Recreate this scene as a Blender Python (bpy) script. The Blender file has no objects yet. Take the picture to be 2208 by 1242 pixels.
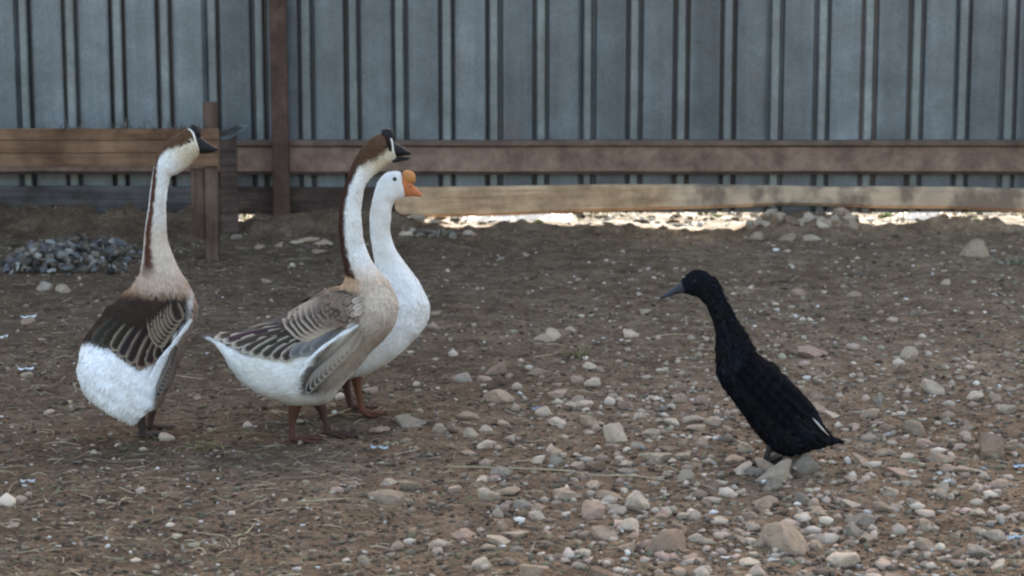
import bpy, math, random
import numpy as np
from mathutils import Vector, Matrix
from mathutils.bvhtree import BVHTree

random.seed(7)
RNG = np.random.default_rng(11)
SC = bpy.context.scene
COL = SC.collection

# ------------------------------------------------------------------ camera
FPX = 5000.0
PITCH = math.radians(9.54)
CAM = Vector((0, 0, 1.6))
cd = bpy.data.cameras.new('camera')
cd.sensor_width = 36.0
cd.lens = 36.0 * FPX / 2208.0
cd.clip_start = 0.1
cd.clip_end = 500
cam = bpy.data.objects.new('camera', cd)
cam.location = CAM
cam.rotation_euler = (math.pi / 2 - PITCH, 0, 0)
COL.objects.link(cam)
SC.camera = cam
cd.dof.use_dof = True
cd.dof.focus_distance = 6.9
cd.dof.aperture_fstop = 5.6

# ------------------------------------------------------------------ light
SUN_EL = 27.0
w = bpy.data.worlds.new('World')
SC.world = w
w.use_nodes = True
nt = w.node_tree
sky = nt.nodes.new('ShaderNodeTexSky')
sky.sky_type = 'NISHITA'
sky.sun_disc = False
sky.sun_elevation = math.radians(SUN_EL)
sky.sun_rotation = math.radians(10)
sky.dust_density = 3.0
sky.ozone_density = 0.6
bg = nt.nodes['Background']
bg.inputs['Strength'].default_value = 0.15
nt.links.new(sky.outputs[0], bg.inputs[0])
sd = bpy.data.lights.new('sun', 'SUN')
sd.energy = 4.0
sd.angle = math.radians(0.5)
sd.color = (1.0, 0.975, 0.94)
sun = bpy.data.objects.new('sun', sd)
# sun stands beyond the fence, a little to the right
az = math.radians(10)
el = math.radians(SUN_EL)
sdir = Vector((math.sin(az) * math.cos(el), math.cos(az) * math.cos(el), math.sin(el)))
sun.rotation_euler = sdir.to_track_quat('Z', 'Y').to_euler()
sun.location = (2, 14, 8)
COL.objects.link(sun)
vs = SC.view_settings
vs.view_transform = 'Standard'
vs.look = 'None'
vs.gamma = 1.0
vs.use_curve_mapping = False
vs.exposure = 2.25
vs.use_white_balance = True
vs.white_balance_temperature = 7500
vs.white_balance_tint = 10
SC.cycles.use_denoising = True
SC.cycles.filter_width = 2.2
SC.cycles.max_bounces = 6


# ------------------------------------------------------------------ helpers
def ray(px, py):
    r = Vector((1, 0, 0))
    f = Vector((0, math.cos(PITCH), -math.sin(PITCH)))
    u = Vector((0, math.sin(PITCH), math.cos(PITCH)))
    return f + r * ((px - 1104) / FPX) + u * ((621 - py) / FPX)


def W(px, py, Y):
    d = ray(px, py)
    return CAM + d * (Y / d.y)


def to_px(p):
    d = p - CAM
    f = Vector((0, math.cos(PITCH), -math.sin(PITCH)))
    u = Vector((0, math.sin(PITCH), math.cos(PITCH)))
    k = d.dot(f)
    return 1104 + FPX * d.x / k, 621 - FPX * d.dot(u) / k


def hash2(ix, iy, seed):
    n = (ix.astype(np.int64) * 374761393 + iy.astype(np.int64) * 668265263 + seed * 974711) & 0xffffffff
    n = ((n ^ (n >> 13)) * 1274126177) & 0xffffffff
    n = n ^ (n >> 16)
    return (n & 0xffffff) / float(0xffffff)


def vnoise(x, y, seed=0):
    x = np.asarray(x, float); y = np.asarray(y, float)
    ix = np.floor(x); iy = np.floor(y)
    fx = x - ix; fy = y - iy
    fx = fx * fx * (3 - 2 * fx); fy = fy * fy * (3 - 2 * fy)
    a = hash2(ix, iy, seed); b = hash2(ix + 1, iy, seed)
    c = hash2(ix, iy + 1, seed); d = hash2(ix + 1, iy + 1, seed)
    return (a * (1 - fx) + b * fx) * (1 - fy) + (c * (1 - fx) + d * fx) * fy


YF = 11.33          # the corrugated fence stands here


def smooth(a, b, t):
    t = np.clip((t - a) / (b - a), 0, 1)
    return t * t * (3 - 2 * t)


def height(x, y):
    x = np.asarray(x, float); y = np.asarray(y, float)
    h = (vnoise(x * 0.9, y * 0.9, 1) - 0.5) * 0.03
    h = h + (vnoise(x * 4, y * 4, 2) - 0.5) * 0.014
    h = h + (vnoise(x * 13, y * 13, 3) - 0.5) * 0.011
    h = h + (vnoise(x * 34, y * 34, 4) - 0.5) * 0.007
    h = h + (vnoise(x * 80, y * 80, 5) - 0.5) * 0.0035
    # banks of earth piled against the fence: right of centre and on the left
    near = np.exp(-((y - YF + 0.12) / 0.28) ** 2)
    lump = 0.45 + 0.55 * vnoise(x * 7, y * 7, 8) + 0.5 * vnoise(x * 21, y * 21, 9)
    bank_r = smooth(1.06, 1.32, x) * (1 - smooth(1.5, 1.74, x))
    bank_l = 1 - smooth(-0.62, -0.30, x)
    bank_l = bank_l * (1 - 0.62 * np.exp(-((x + 1.35) / 0.075) ** 4))
    h = h + near * lump * (0.082 * bank_r + (0.088 + 0.03 * (x < -1.45)) * bank_l)
    rid = np.exp(-((y - YF + 0.13) / 0.055) ** 2) * (1 - bank_r) * (1 - bank_l)
    h = h + rid * (0.015 + 0.012 * smooth(1.7, 2.1, x) + 0.055 * np.clip(vnoise(x * 6, y * 9, 12) - 0.45, 0, 1) + 0.05 * np.clip(vnoise(x * 19, y * 19, 13) - 0.55, 0, 1))
    return h


def h1(x, y):
    return float(height(np.array([x]), np.array([y]))[0])


def G(px, py):
    d = ray(px, py)
    z = 0.0
    for _ in range(6):
        t = (z - CAM.z) / d.z
        p = CAM + d * t
        z = h1(p.x, p.y)
    p.z = z
    return p


def mesh(name, verts, faces, mats, parent=None, smooth_on=True, cols=None, mi=None, loc=None):
    me = bpy.data.meshes.new(name)
    me.from_pydata([tuple(v) for v in verts], [], faces)
    for m in (mats if isinstance(mats, (list, tuple)) else [mats]):
        me.materials.append(m)
    if cols is not None:
        ca = me.color_attributes.new('col', 'FLOAT_COLOR', 'POINT')
        arr = np.ones((len(verts), 4), dtype=np.float32)
        arr[:, :3] = np.asarray(cols, dtype=np.float32)[:, :3]
        ca.data.foreach_set('color', arr.ravel())
    if mi is not None:
        me.polygons.foreach_set('material_index', mi)
    if smooth_on:
        me.polygons.foreach_set('use_smooth', [True] * len(me.polygons))
    me.update()
    o = bpy.data.objects.new(name, me)
    COL.objects.link(o)
    if parent is not None:
        o.parent = parent
        o.matrix_parent_inverse = Matrix.Translation(-parent.location)
    return o


def tag(o, label=None, cat=None, group=None, kind=None):
    if label: o['label'] = label
    if cat: o['category'] = cat
    if group: o['group'] = group
    if kind: o['kind'] = kind
    return o


def empty(name, loc):
    o = bpy.data.objects.new(name, None)
    o.location = loc
    o.empty_display_size = 0.1
    COL.objects.link(o)
    return o


# ------------------------------------------------------------------ materials
def mat(name, rough=0.8, metallic=0.0, spec=0.3):
    m = bpy.data.materials.new(name)
    m.use_nodes = True
    b = m.node_tree.nodes['Principled BSDF']
    b.inputs['Roughness'].default_value = rough
    b.inputs['Metallic'].default_value = metallic
    b.inputs['Specular IOR Level'].default_value = spec
    return m, m.node_tree, b


def N(t, kind, **kw):
    n = t.nodes.new(kind)
    for k, v in kw.items():
        if k in n.inputs.keys():
            n.inputs[k].default_value = v
        else:
            setattr(n, k, v)
    return n


def ramp(t, src, stops, interp='LINEAR'):
    r = t.nodes.new('ShaderNodeValToRGB')
    r.color_ramp.interpolation = interp
    e = r.color_ramp.elements
    while len(e) < len(stops):
        e.new(0.5)
    for i, (p, c) in enumerate(stops):
        e[i].position = p
        e[i].color = (*c, 1) if len(c) == 3 else c
    t.links.new(src, r.inputs[0])
    return r


def mapping(t, scale, src='Object'):
    tc = t.nodes.new('ShaderNodeTexCoord')
    mp = t.nodes.new('ShaderNodeMapping')
    mp.inputs['Scale'].default_value = scale
    t.links.new(tc.outputs[src], mp.inputs[0])
    return mp


def noise(t, vec, scale, detail=4, rough=0.6):
    n = t.nodes.new('ShaderNodeTexNoise')
    n.inputs['Scale'].default_value = scale
    n.inputs['Detail'].default_value = detail
    n.inputs['Roughness'].default_value = rough
    t.links.new(vec, n.inputs['Vector'])
    return n


def mix(t, fac, a, b, mode='MIX'):
    m = t.nodes.new('ShaderNodeMix')
    m.data_type = 'RGBA'
    m.blend_type = mode
    for inp, v in ((m.inputs[0], fac), (m.inputs[6], a), (m.inputs[7], b)):
        if isinstance(v, (int, float)):
            inp.default_value = v
        elif isinstance(v, (tuple, list)):
            inp.default_value = (*v, 1)
        else:
            t.links.new(v, inp)
    return m


def bump(t, b, src, strength=0.4, dist=0.01):
    bp = t.nodes.new('ShaderNodeBump')
    bp.inputs['Strength'].default_value = strength
    bp.inputs['Distance'].default_value = dist
    t.links.new(src, bp.inputs['Height'])
    t.links.new(bp.outputs[0], b.inputs['Normal'])


def vcol_mat(name, rough=0.8, spec=0.2, grain=0.25, gscale=120, sheen=0.0, soil=0.0):
    m, t, b = mat(name, rough, 0, spec)
    a = t.nodes.new('ShaderNodeVertexColor')
    a.layer_name = 'col'
    mp = mapping(t, (1, 1, 1))
    n = noise(t, mp.outputs[0], gscale, 3)
    r = ramp(t, n.outputs[0], [(0.3, (1 - grain,) * 3), (0.7, (1.0,) * 3)])
    mx = mix(t, 1.0, a.outputs[0], r.outputs[0], 'MULTIPLY')
    if soil:
        sn = noise(t, mp.outputs[0], 11, 5, 0.65)
        sr = ramp(t, sn.outputs[0], [(0.34, (0.78, 0.74, 0.68)), (0.56, (1, 1, 1))])
        mx = mix(t, soil, mx.outputs[2], sr.outputs[0], 'MULTIPLY')
    t.links.new(mx.outputs[2], b.inputs['Base Color'])
    bump(t, b, n.outputs[0], 0.3, 0.003)
    b.inputs['Sheen Weight'].default_value = sheen
    return m


M_PLUM = vcol_mat('plumage_coat', 0.9, 0.08, 0.12, 140, 0.0, 0.8)
M_DUCK = vcol_mat('black_coat', 1.0, 0.02, 0.3, 140, 0.0)
M_FEATH = vcol_mat('flight_feather', 0.85, 0.08, 0.18, 260)
M_CRUMB = vcol_mat('crumb', 0.95, 0.1, 0.3, 300)
M_STRAW = vcol_mat('dry_straw', 0.7, 0.25, 0.2, 200)
M_BILL = vcol_mat('horn', 0.62, 0.22, 0.15, 150)

m, t, b = mat('eye_black', 0.12, 0, 0.6)
b.inputs['Base Color'].default_value = (0.01, 0.008, 0.006, 1)
M_EYE = m


def wood_mat(name, dark, mid, light, axis='x', patch=None):
    m, t, b = mat(name, 0.82, 0, 0.2)
    sc = (1.6, 26, 26) if axis == 'x' else (26, 26, 1.6)
    mp = mapping(t, sc)
    g = noise(t, mp.outputs[0], 1.6, 8, 0.65)
    r = ramp(t, g.outputs[0], [(0.28, dark), (0.5, mid), (0.72, light)])
    mp2 = mapping(t, (1, 1, 1))
    st = noise(t, mp2.outputs[0], 4.2, 5, 0.65)
    r2 = ramp(t, st.outputs[0], [(0.36, (0.38, 0.34, 0.32)), (0.6, (1, 1, 1))])
    mx = mix(t, 0.85, r.outputs[0], r2.outputs[0], 'MULTIPLY')
    out = mx.outputs[2]
    if patch:
        # worn blotches that begin part-way along the plank
        sx = t.nodes.new('ShaderNodeSeparateXYZ')
        tc = t.nodes.new('ShaderNodeTexCoord')
        t.links.new(tc.outputs['Object'], sx.inputs[0])
        lim = t.nodes.new('ShaderNodeMapRange')
        lim.inputs['From Min'].default_value = patch[0]
        lim.inputs['From Max'].default_value = patch[0] + 0.12
        t.links.new(sx.outputs[0], lim.inputs[0])
        mp3 = mapping(t, (1.0, 1.0, 0.8))
        pn = noise(t, mp3.outputs[0], 5.5, 3, 0.6)
        r3 = ramp(t, pn.outputs[0], [(0.44, (0, 0, 0)), (0.58, (0.85, 0.85, 0.85))])
        mul = t.nodes.new('ShaderNodeMath'); mul.operation = 'MULTIPLY'
        t.links.new(lim.outputs[0], mul.inputs[0]); t.links.new(r3.outputs[0], mul.inputs[1])
        grey = mix(t, lim.outputs[0], out, mix(t, 0.55, out, (0.47, 0.37, 0.275)).outputs[2])
        mx2 = mix(t, mul.outputs[0], grey.outputs[2], patch[1])
        out = mx2.outputs[2]
    t.links.new(out, b.inputs['Base Color'])
    bump(t, b, g.outputs[0], 0.5, 0.006)
    return m


M_WOOD_OR = wood_mat('orange_brown_board', (0.12, 0.066, 0.040), (0.20, 0.112, 0.068), (0.28, 0.165, 0.105))
M_WOOD_TAN = wood_mat('tan_plank', (0.32, 0.19, 0.11), (0.52, 0.34, 0.205), (0.64, 0.45, 0.29), patch=(0.72, (0.15, 0.105, 0.08)))
M_WOOD_DK = wood_mat('dark_plank', (0.04, 0.028, 0.022), (0.09, 0.06, 0.05), (0.13, 0.095, 0.08))
M_WOOD_POST = wood_mat('post_wood', (0.06, 0.04, 0.03), (0.125, 0.08, 0.06), (0.18, 0.125, 0.095), axis='z')
M_WOOD_GREY = wood_mat('grey_beam', (0.05, 0.045, 0.045), (0.09, 0.082, 0.08), (0.15, 0.14, 0.135))


def rust_mat(name, c0, c1, c2, rough=0.75, metallic=0.15):
    m, t, b = mat(name, rough, metallic, 0.3)
    mp = mapping(t, (1, 1, 1))
    n = noise(t, mp.outputs[0], 9, 8, 0.7)
    r = ramp(t, n.outputs[0], [(0.3, c0), (0.5, c1), (0.7, c2)])
    t.links.new(r.outputs[0], b.inputs['Base Color'])
    bump(t, b, n.outputs[0], 0.4, 0.004)
    return m


M_RUST = rust_mat('rusty_rail', (0.10, 0.062, 0.045), (0.20, 0.125, 0.092), (0.30, 0.20, 0.15))
M_RUSTD = rust_mat('rusty_post', (0.04, 0.022, 0.017), (0.075, 0.04, 0.03), (0.12, 0.07, 0.055))

M_RUSTL = rust_mat('rusty_flange', (0.07, 0.046, 0.036), (0.125, 0.082, 0.062), (0.19, 0.13, 0.10))

# galvanised sheet: blotchy zinc with streaks, rust and grime in the grooves
m, t, b = mat('galvanised_sheet', 0.42, 0.45, 0.5)
mp = mapping(t, (1, 1, 1))
mpv = mapping(t, (6, 1, 0.3))
n1 = noise(t, mp.outputs[0], 5, 6, 0.6)
n2 = noise(t, mpv.outputs[0], 2.2, 5, 0.65)
n3 = noise(t, mp.outputs[0], 60, 2, 0.5)
r1 = ramp(t, n1.outputs[0], [(0.25, (0.094, 0.108, 0.120)), (0.5, (0.128, 0.144, 0.157)), (0.78, (0.195, 0.213, 0.226))])
r2 = ramp(t, n2.outputs[0], [(0.28, (0.72, 0.70, 0.70)), (0.6, (1, 1, 1)), (0.8, (1.08, 1.08, 1.07))])
mx = mix(t, 0.85, r1.outputs[0], r2.outputs[0], 'MULTIPLY')
a = t.nodes.new('ShaderNodeVertexColor'); a.layer_name = 'col'
mx2 = mix(t, 1.0, mx.outputs[2], a.outputs[0], 'MULTIPLY')
r3 = ramp(t, n3.outputs[0], [(0.35, (0.88, 0.88, 0.88)), (0.65, (1.05, 1.05, 1.05))])
mx3 = mix(t, 1.0, mx2.outputs[2], r3.outputs[0], 'MULTIPLY')
n4 = noise(t, mp.outputs[0], 3.1, 7, 0.75)
r4 = ramp(t, n4.outputs[0], [(0.60, (0, 0, 0)), (0.70, (0.75,) * 3)])
mx3 = mix(t, r4.outputs[0], mx3.outputs[2], mix(t, 0.65, mx3.outputs[2], (0.16, 0.10, 0.075)).outputs[2])
t.links.new(mx3.outputs[2], b.inputs['Base Color'])
rr = ramp(t, n1.outputs[0], [(0.3, (0.36,) * 3), (0.7, (0.55,) * 3)])
t.links.new(rr.outputs[0], b.inputs['Roughness'])
bump(t, b, n1.outputs[0], 0.35, 0.01)
M_ZINC = m

# stones in a handful of natural colours
def stone_mat(name, c):
    m, t, b = mat(name, 0.9, 0, 0.2)
    oi = t.nodes.new('ShaderNodeObjectInfo')
    ro = ramp(t, oi.outputs['Random'], [(0.0, tuple(k * 0.78 for k in c)), (1.0, tuple(min(0.8, k * 1.2) for k in c))])
    mp = mapping(t, (1, 1, 1))
    sn = noise(t, mp.outputs[0], 2.6, 7, 0.72)
    rs = ramp(t, sn.outputs[0], [(0.28, (0.5, 0.46, 0.42)), (0.45, (0.98, 0.96, 0.94)), (0.68, (1.2, 1.18, 1.15))])
    mx = mix(t, 0.9, ro.outputs[0], rs.outputs[0], 'MULTIPLY')
    t.links.new(mx.outputs[2], b.inputs['Base Color'])
    bump(t, b, sn.outputs[0], 0.7, 0.2)
    return m


SM = {'tan': stone_mat('tan_stone', (0.52, 0.385, 0.285)), 'cream': stone_mat('cream_stone', (0.66, 0.53, 0.41)), 'brown': stone_mat('brown_stone', (0.36, 0.25, 0.18)),
      'grey': stone_mat('grey_stone', (0.41, 0.345, 0.285)), 'pinkish': stone_mat('pinkish_stone', (0.56, 0.385, 0.295))}




# ground
m, t, b = mat('trodden_dirt', 0.96, 0, 0.12)
mp = mapping(t, (1, 1, 1))
big = noise(t, mp.outputs[0], 1.1, 5, 0.6)
mid = noise(t, mp.outputs[0], 9, 6, 0.7)
fine = noise(t, mp.outputs[0], 60, 5, 0.7)
rb = ramp(t, mid.outputs[0], [(0.28, (0.070, 0.050, 0.036)), (0.45, (0.135, 0.100, 0.072)), (0.6, (0.195, 0.150, 0.110)), (0.78, (0.31, 0.255, 0.20))])
rg = ramp(t, big.outputs[0], [(0.35, (0.80, 0.76, 0.72)), (0.65, (1.12, 1.12, 1.12))])
rf = ramp(t, fine.outputs[0], [(0.3, (0.6, 0.58, 0.56)), (0.5, (1, 1, 1)), (0.74, (1.6, 1.55, 1.5))])
mx = mix(t, 1.0, rb.outputs[0], rg.outputs[0], 'MULTIPLY')
mx = mix(t, 1.0, mx.outputs[2], rf.outputs[0], 'MULTIPLY')
vo = t.nodes.new('ShaderNodeTexVoronoi'); vo.inputs['Scale'].default_value = 75
t.links.new(mp.outputs[0], vo.inputs['Vector'])
rv = ramp(t, vo.outputs['Color'], [(0.0, (0.7, 0.66, 0.62)), (0.55, (1, 1, 1)), (0.85, (1.15, 1.12, 1.1)), (1, (1.5, 1.45, 1.4))])
mx = mix(t, 0.7, mx.outputs[2], rv.outputs[0], 'MULTIPLY')
# dry dusty soil with painted-in light, both growing rightwards; pale soil beyond the fence
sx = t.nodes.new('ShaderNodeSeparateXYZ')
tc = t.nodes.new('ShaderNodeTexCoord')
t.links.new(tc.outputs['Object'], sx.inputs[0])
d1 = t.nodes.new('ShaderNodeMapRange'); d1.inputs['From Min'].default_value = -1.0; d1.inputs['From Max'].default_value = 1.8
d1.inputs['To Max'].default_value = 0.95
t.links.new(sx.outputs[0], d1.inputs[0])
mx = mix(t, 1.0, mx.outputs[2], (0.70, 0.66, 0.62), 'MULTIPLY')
dust_light = mix(t, 1.0, mx.outputs[2], (1.95, 1.90, 1.86), 'MULTIPLY')
mx = mix(t, d1.outputs[0], mx.outputs[2], dust_light.outputs[2])
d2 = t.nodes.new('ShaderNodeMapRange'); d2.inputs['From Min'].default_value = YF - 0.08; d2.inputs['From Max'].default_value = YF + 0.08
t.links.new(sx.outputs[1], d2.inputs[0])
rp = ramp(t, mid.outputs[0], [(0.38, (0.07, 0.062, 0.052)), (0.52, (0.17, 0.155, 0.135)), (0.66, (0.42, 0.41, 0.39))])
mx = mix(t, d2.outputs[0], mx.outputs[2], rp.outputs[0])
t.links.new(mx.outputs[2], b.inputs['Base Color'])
ad = t.nodes.new('ShaderNodeMath'); ad.operation = 'ADD'
t.links.new(fine.outputs[0], ad.inputs[0]); t.links.new(vo.outputs['Distance'], ad.inputs[1])
bump(t, b, ad.outputs[0], 0.7, 0.012)
M_DIRT = m

# ------------------------------------------------------------------ ground
xs = list(np.arange(-3.3, 3.3001, 0.015)); ys = list(np.arange(4.7, 12.2, 0.015))


def spread(a, b, far):
    out = [a]; s = 0.03
    while abs(out[-1] - a) < far:
        out.append(out[-1] + b * s); s *= 1.45
    return out[1:]


xs = sorted(spread(xs[0], -1, 90)) + xs + spread(xs[-1], 1, 90)
ys = sorted(spread(ys[0], -1, 60)) + ys + spread(ys[-1], 1, 120)
X, Y = np.meshgrid(np.array(xs), np.array(ys))
H = height(X, Y)
V = np.stack([X.ravel(), Y.ravel(), H.ravel()], 1)
nx, ny = len(xs), len(ys)
idx = np.arange(nx * ny).reshape(ny, nx)
Fq = np.stack([idx[:-1, :-1].ravel(), idx[:-1, 1:].ravel(), idx[1:, 1:].ravel(), idx[1:, :-1].ravel()], 1)
me = bpy.data.meshes.new('ground')
me.vertices.add(len(V)); me.vertices.foreach_set('co', V.ravel())
me.loops.add(Fq.size); me.loops.foreach_set('vertex_index', Fq.ravel().astype(np.int32))
me.polygons.add(len(Fq)); me.polygons.foreach_set('loop_start', np.arange(0, Fq.size, 4, dtype=np.int32))
me.polygons.foreach_set('use_smooth', np.ones(len(Fq), dtype=bool))
me.update(calc_edges=True)
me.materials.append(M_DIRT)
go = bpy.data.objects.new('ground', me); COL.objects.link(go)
tag(go, kind='structure')


# ------------------------------------------------------------------ boxes
def box_geo(x0, x1, y0, y1, z0, z1, bev=0.003, seg=1, jit=0.0, nseg=1):
    """A bar along x in slices, with chamfered edges."""
    vs, fs = [], []
    sec = [(y0 + bev, z0), (y1 - bev, z0), (y1, z0 + bev), (y1, z1 - bev), (y1 - bev, z1), (y0 + bev, z1), (y0, z1 - bev), (y0, z0 + bev)]
    for k in range(nseg + 1):
        x = x0 + (x1 - x0) * k / nseg
        for i, (yy, zz) in enumerate(sec):
            j = jit * (vnoise(x * 5 + i, i * 3.1, 21) - 0.5) if jit else 0
            vs.append((x, yy, zz + float(j)))
    for k in range(nseg):
        for i in range(8):
            a = k * 8 + i; b_ = k * 8 + (i + 1) % 8
            fs.append((a, a + 8, b_ + 8, b_))
    fs.append(tuple(range(8)))
    fs.append(tuple(reversed(range(nseg * 8, nseg * 8 + 8))))
    return vs, fs


def bar_x(name, pts, y0, y1, m_, parent, bev=0.004, jit=0.004, label=None):
    """A plank lying along x. pts = [(x, z_bottom, z_top), ...]"""
    vs, fs = [], []
    for k, (x, zb, zt) in enumerate(pts):
        sec = [(y0 + bev, zb), (y1 - bev, zb), (y1, zb + bev), (y1, zt - bev), (y1 - bev, zt), (y0 + bev, zt), (y0, zt - bev), (y0, zb + bev)]
        for i, (yy, zz) in enumerate(sec):
            top = 0 if i in (0, 1, 2, 7) else 9
            j = jit * (float(vnoise(x * 6 + top, top * 3.1, 21)) - 0.5)
            vs.append((x, yy, zz + j))
    n = len(pts)
    for k in range(n - 1):
        for i in range(8):
            a = k * 8 + i; b_ = k * 8 + (i + 1) % 8
            fs.append((a, a + 8, b_ + 8, b_))
    fs.append(tuple(range(8)))
    fs.append(tuple(reversed(range((n - 1) * 8, n * 8))))
    o = mesh(name, vs, fs, m_, parent, smooth_on=False)
    if label: o['label'] = label
    return o


def post_z(name, x0, x1, y0, y1, z0, z1, m_, parent, bev=0.004, lean=0.0):
    vs, fs = [], []
    n = 12
    for k in range(n + 1):
        z = z0 + (z1 - z0) * k / n
        j = (float(vnoise(z * 5, x0 * 7, 31)) - 0.5) * 0.004 + lean * k / n
        sec = [(x0 + bev, y0), (x1 - bev, y0), (x1, y0 + bev), (x1, y1 - bev), (x1 - bev, y1), (x0 + bev, y1), (x0, y1 - bev), (x0, y0 + bev)]
        for xx, yy in sec:
            vs.append((xx + j, yy, z))
    for k in range(n):
        for i in range(8):
            a = k * 8 + i; b_ = k * 8 + (i + 1) % 8
            fs.append((a, b_, b_ + 8, a + 8))
    fs.append(tuple(reversed(range(8))))
    fs.append(tuple(range(n * 8, n * 8 + 8)))
    return mesh(name, vs, fs, m_, parent, smooth_on=False)


def zat(py, Y, px=1104):
    return W(px, py, Y).z


def xat(px, Y, py=200):
    return W(px, py, Y).x


# ------------------------------------------------------------------ corrugated fence
fence = empty('corrugated_fence', (0, YF, 0))
tag(fence, 'tall galvanised corrugated metal fence on rusty rails behind the birds', 'fence')
XG0 = xat(40, YF); PER = (xat(2162, YF) - XG0) / 21.0
RIBW = xat(68, YF) - XG0       # distance between the two grooves that flank a narrow rib
ZB = zat(466, YF) + 0.012
ZT = 3.9  # unseen upper part made taller so its shadow covers the yard
GW, GD = 0.023, 0.024


def sheet(k0, k1, idx_):
    """Sheet covering rib periods k0..k1: wide pans, narrow ribs, deep grooves between."""
    prof = []   # (x, depth, shade)
    tone = [1.0, 0.92, 1.08, 0.97, 1.05, 0.9, 1.02, 0.95, 1.1, 0.93][idx_ % 10]
    for k in range(k0, k1):
        x = XG0 + k * PER
        for g, side in ((x, 0), (x + RIBW, 1)):
            gw = GW * random.uniform(0.8, 1.1)
            dd = GD * random.uniform(0.85, 1.15)
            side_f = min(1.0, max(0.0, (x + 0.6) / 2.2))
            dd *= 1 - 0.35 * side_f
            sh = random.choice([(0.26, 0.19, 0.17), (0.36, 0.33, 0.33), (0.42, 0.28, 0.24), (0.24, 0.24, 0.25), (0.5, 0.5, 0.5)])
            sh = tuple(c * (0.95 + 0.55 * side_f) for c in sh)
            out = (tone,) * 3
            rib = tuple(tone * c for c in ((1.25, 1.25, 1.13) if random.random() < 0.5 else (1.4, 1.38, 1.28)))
            pre, post = (out, rib) if side == 0 else (rib, out)
            bend = -0.004
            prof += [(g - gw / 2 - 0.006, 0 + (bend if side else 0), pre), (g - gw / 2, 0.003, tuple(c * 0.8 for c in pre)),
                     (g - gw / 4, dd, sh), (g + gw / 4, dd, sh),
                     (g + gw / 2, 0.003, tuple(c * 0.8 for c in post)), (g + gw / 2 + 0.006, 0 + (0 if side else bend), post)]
        xm = x + RIBW + PER * 0.38
        pt = tone * random.choice([0.72, 0.85, 0.95, 1.0, 1.0, 1.12, 1.35]) * (1.25 if x < -0.3 else 1.0)
        prof += [(xm - 0.05, 0.002, (pt,) * 3), (xm + 0.02, 0.003, (pt,) * 3), (xm + 0.06, 0.001, (pt,) * 3)]
    prof = [(p[0], p[1], p[2]) for p in prof]
    xe = XG0 + k1 * PER - GW / 2 - 0.004
    prof.append((xe, 0.001, (tone,) * 3))
    prof.append((xe + GW / 2 + 0.02, 0.030, (tone,) * 3))
    zs = [ZB + random.uniform(-0.006, 0.006)] + list(np.linspace(ZB + 0.12, ZT, 14))
    vs, fs, cs = [], [], []
    yo = YF + (0.004 if idx_ % 2 else 0.0)
    ph = random.random() * 9
    for z in zs:
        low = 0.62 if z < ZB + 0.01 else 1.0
        for (x, d, c) in prof:
            wob = 0.006 * (float(vnoise(x * 1.3 + ph, z * 1.5, 41)) - 0.5)
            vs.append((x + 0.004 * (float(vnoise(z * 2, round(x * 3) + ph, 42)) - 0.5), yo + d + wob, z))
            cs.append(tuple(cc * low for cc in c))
    n = len(prof)
    for j in range(len(zs) - 1):
        for i in range(n - 1):
            a = j * n + i
            fs.append((a, a + 1, a + n + 1, a + n))
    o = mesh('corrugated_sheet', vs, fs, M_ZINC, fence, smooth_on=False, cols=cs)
    so = o.modifiers.new('thickness', 'SOLIDIFY'); so.thickness = 0.0012; so.offset = 1
    return o


kk = -16
i = 0
while kk < 40:
    sheet(kk, kk + 4, i)
    kk += 4; i += 1

XL, XR = XG0 - 16 * PER + 0.02, XG0 + 40 * PER - 0.05
# long rusty angle rail: face plus a lip on top
Yr = YF - 0.055
zt, zm, zb = zat(303, Yr), zat(316, Yr), zat(371, Yr)
xr0 = xat(478, Yr, 340)


def line(x0, x1, zb, zt, n=40, sag=0.0, dz=0.0):
    return [(x0 + (x1 - x0) * k / n, zb + dz * k / n, zt + dz * k / n) for k in range(n + 1)]


bar_x('rail', line(XL, XR, zb, zm, 60), Yr, Yr + 0.035, M_RUST, fence)
bar_x('rail_flange', line(XL, XR, zm + 0.004, zt, 60), Yr - 0.022, Yr + 0.048, M_RUSTL, fence, jit=0.003)
bar_x('rail_flange', line(XL, XR, zb - 0.011, zb - 0.003, 60), Yr - 0.014, Yr + 0.030, M_RUSTD, fence, jit=0.003)
bar_x('rail', line(XL, XR, 1.95, 2.06, 40), Yr, Yr + 0.035, M_RUST, fence)
# bottom plank, pale, lying along the foot of the fence
Yp = YF - 0.05
pl = []
for px, yt, yb in ((852, 402, 470), (950, 401, 469), (1100, 400, 463), (1300, 400, 457), (1500, 399, 450), (1700, 400, 446), (1800, 401, 447), (1900, 404, 450), (2050, 405, 453), (2208, 407, 457), (2500, 410, 462), (2900, 412, 466)):
    p0, p1 = W(px, yb, Yp), W(px, yt, Yp)
    pl.append((p0.x, p0.z, p1.z))
bar_x('plank', pl, Yp - 0.006, Yp + 0.028, M_WOOD_TAN, fence, bev=0.017, jit=0.012, label='pale tan bottom plank, blotched with grime towards the right')
pl = []
for px, yt, yb in ((466, 404, 462), (600, 404, 464), (730, 405, 466), (850, 404, 470)):
    p0, p1 = W(px, yb, Yp), W(px, yt, Yp)
    pl.append((p0.x, p0.z, p1.z))
pl[-1] = (pl[-1][0] - 0.006, pl[-1][1], pl[-1][2])
bar_x('plank', pl, Yp + 0.004, Yp + 0.030, M_WOOD_DK, fence, label='dark brown bottom plank behind the geese')
pl = []
for px, yt, yb in ((-1200, 404, 460), (-300, 402, 459), (0, 402, 460), (200, 402, 460), (464, 404, 461)):
    p0, p1 = W(px, yb, Yp), W(px, yt, Yp)
    pl.append((p0.x, p0.z, p1.z))
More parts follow.
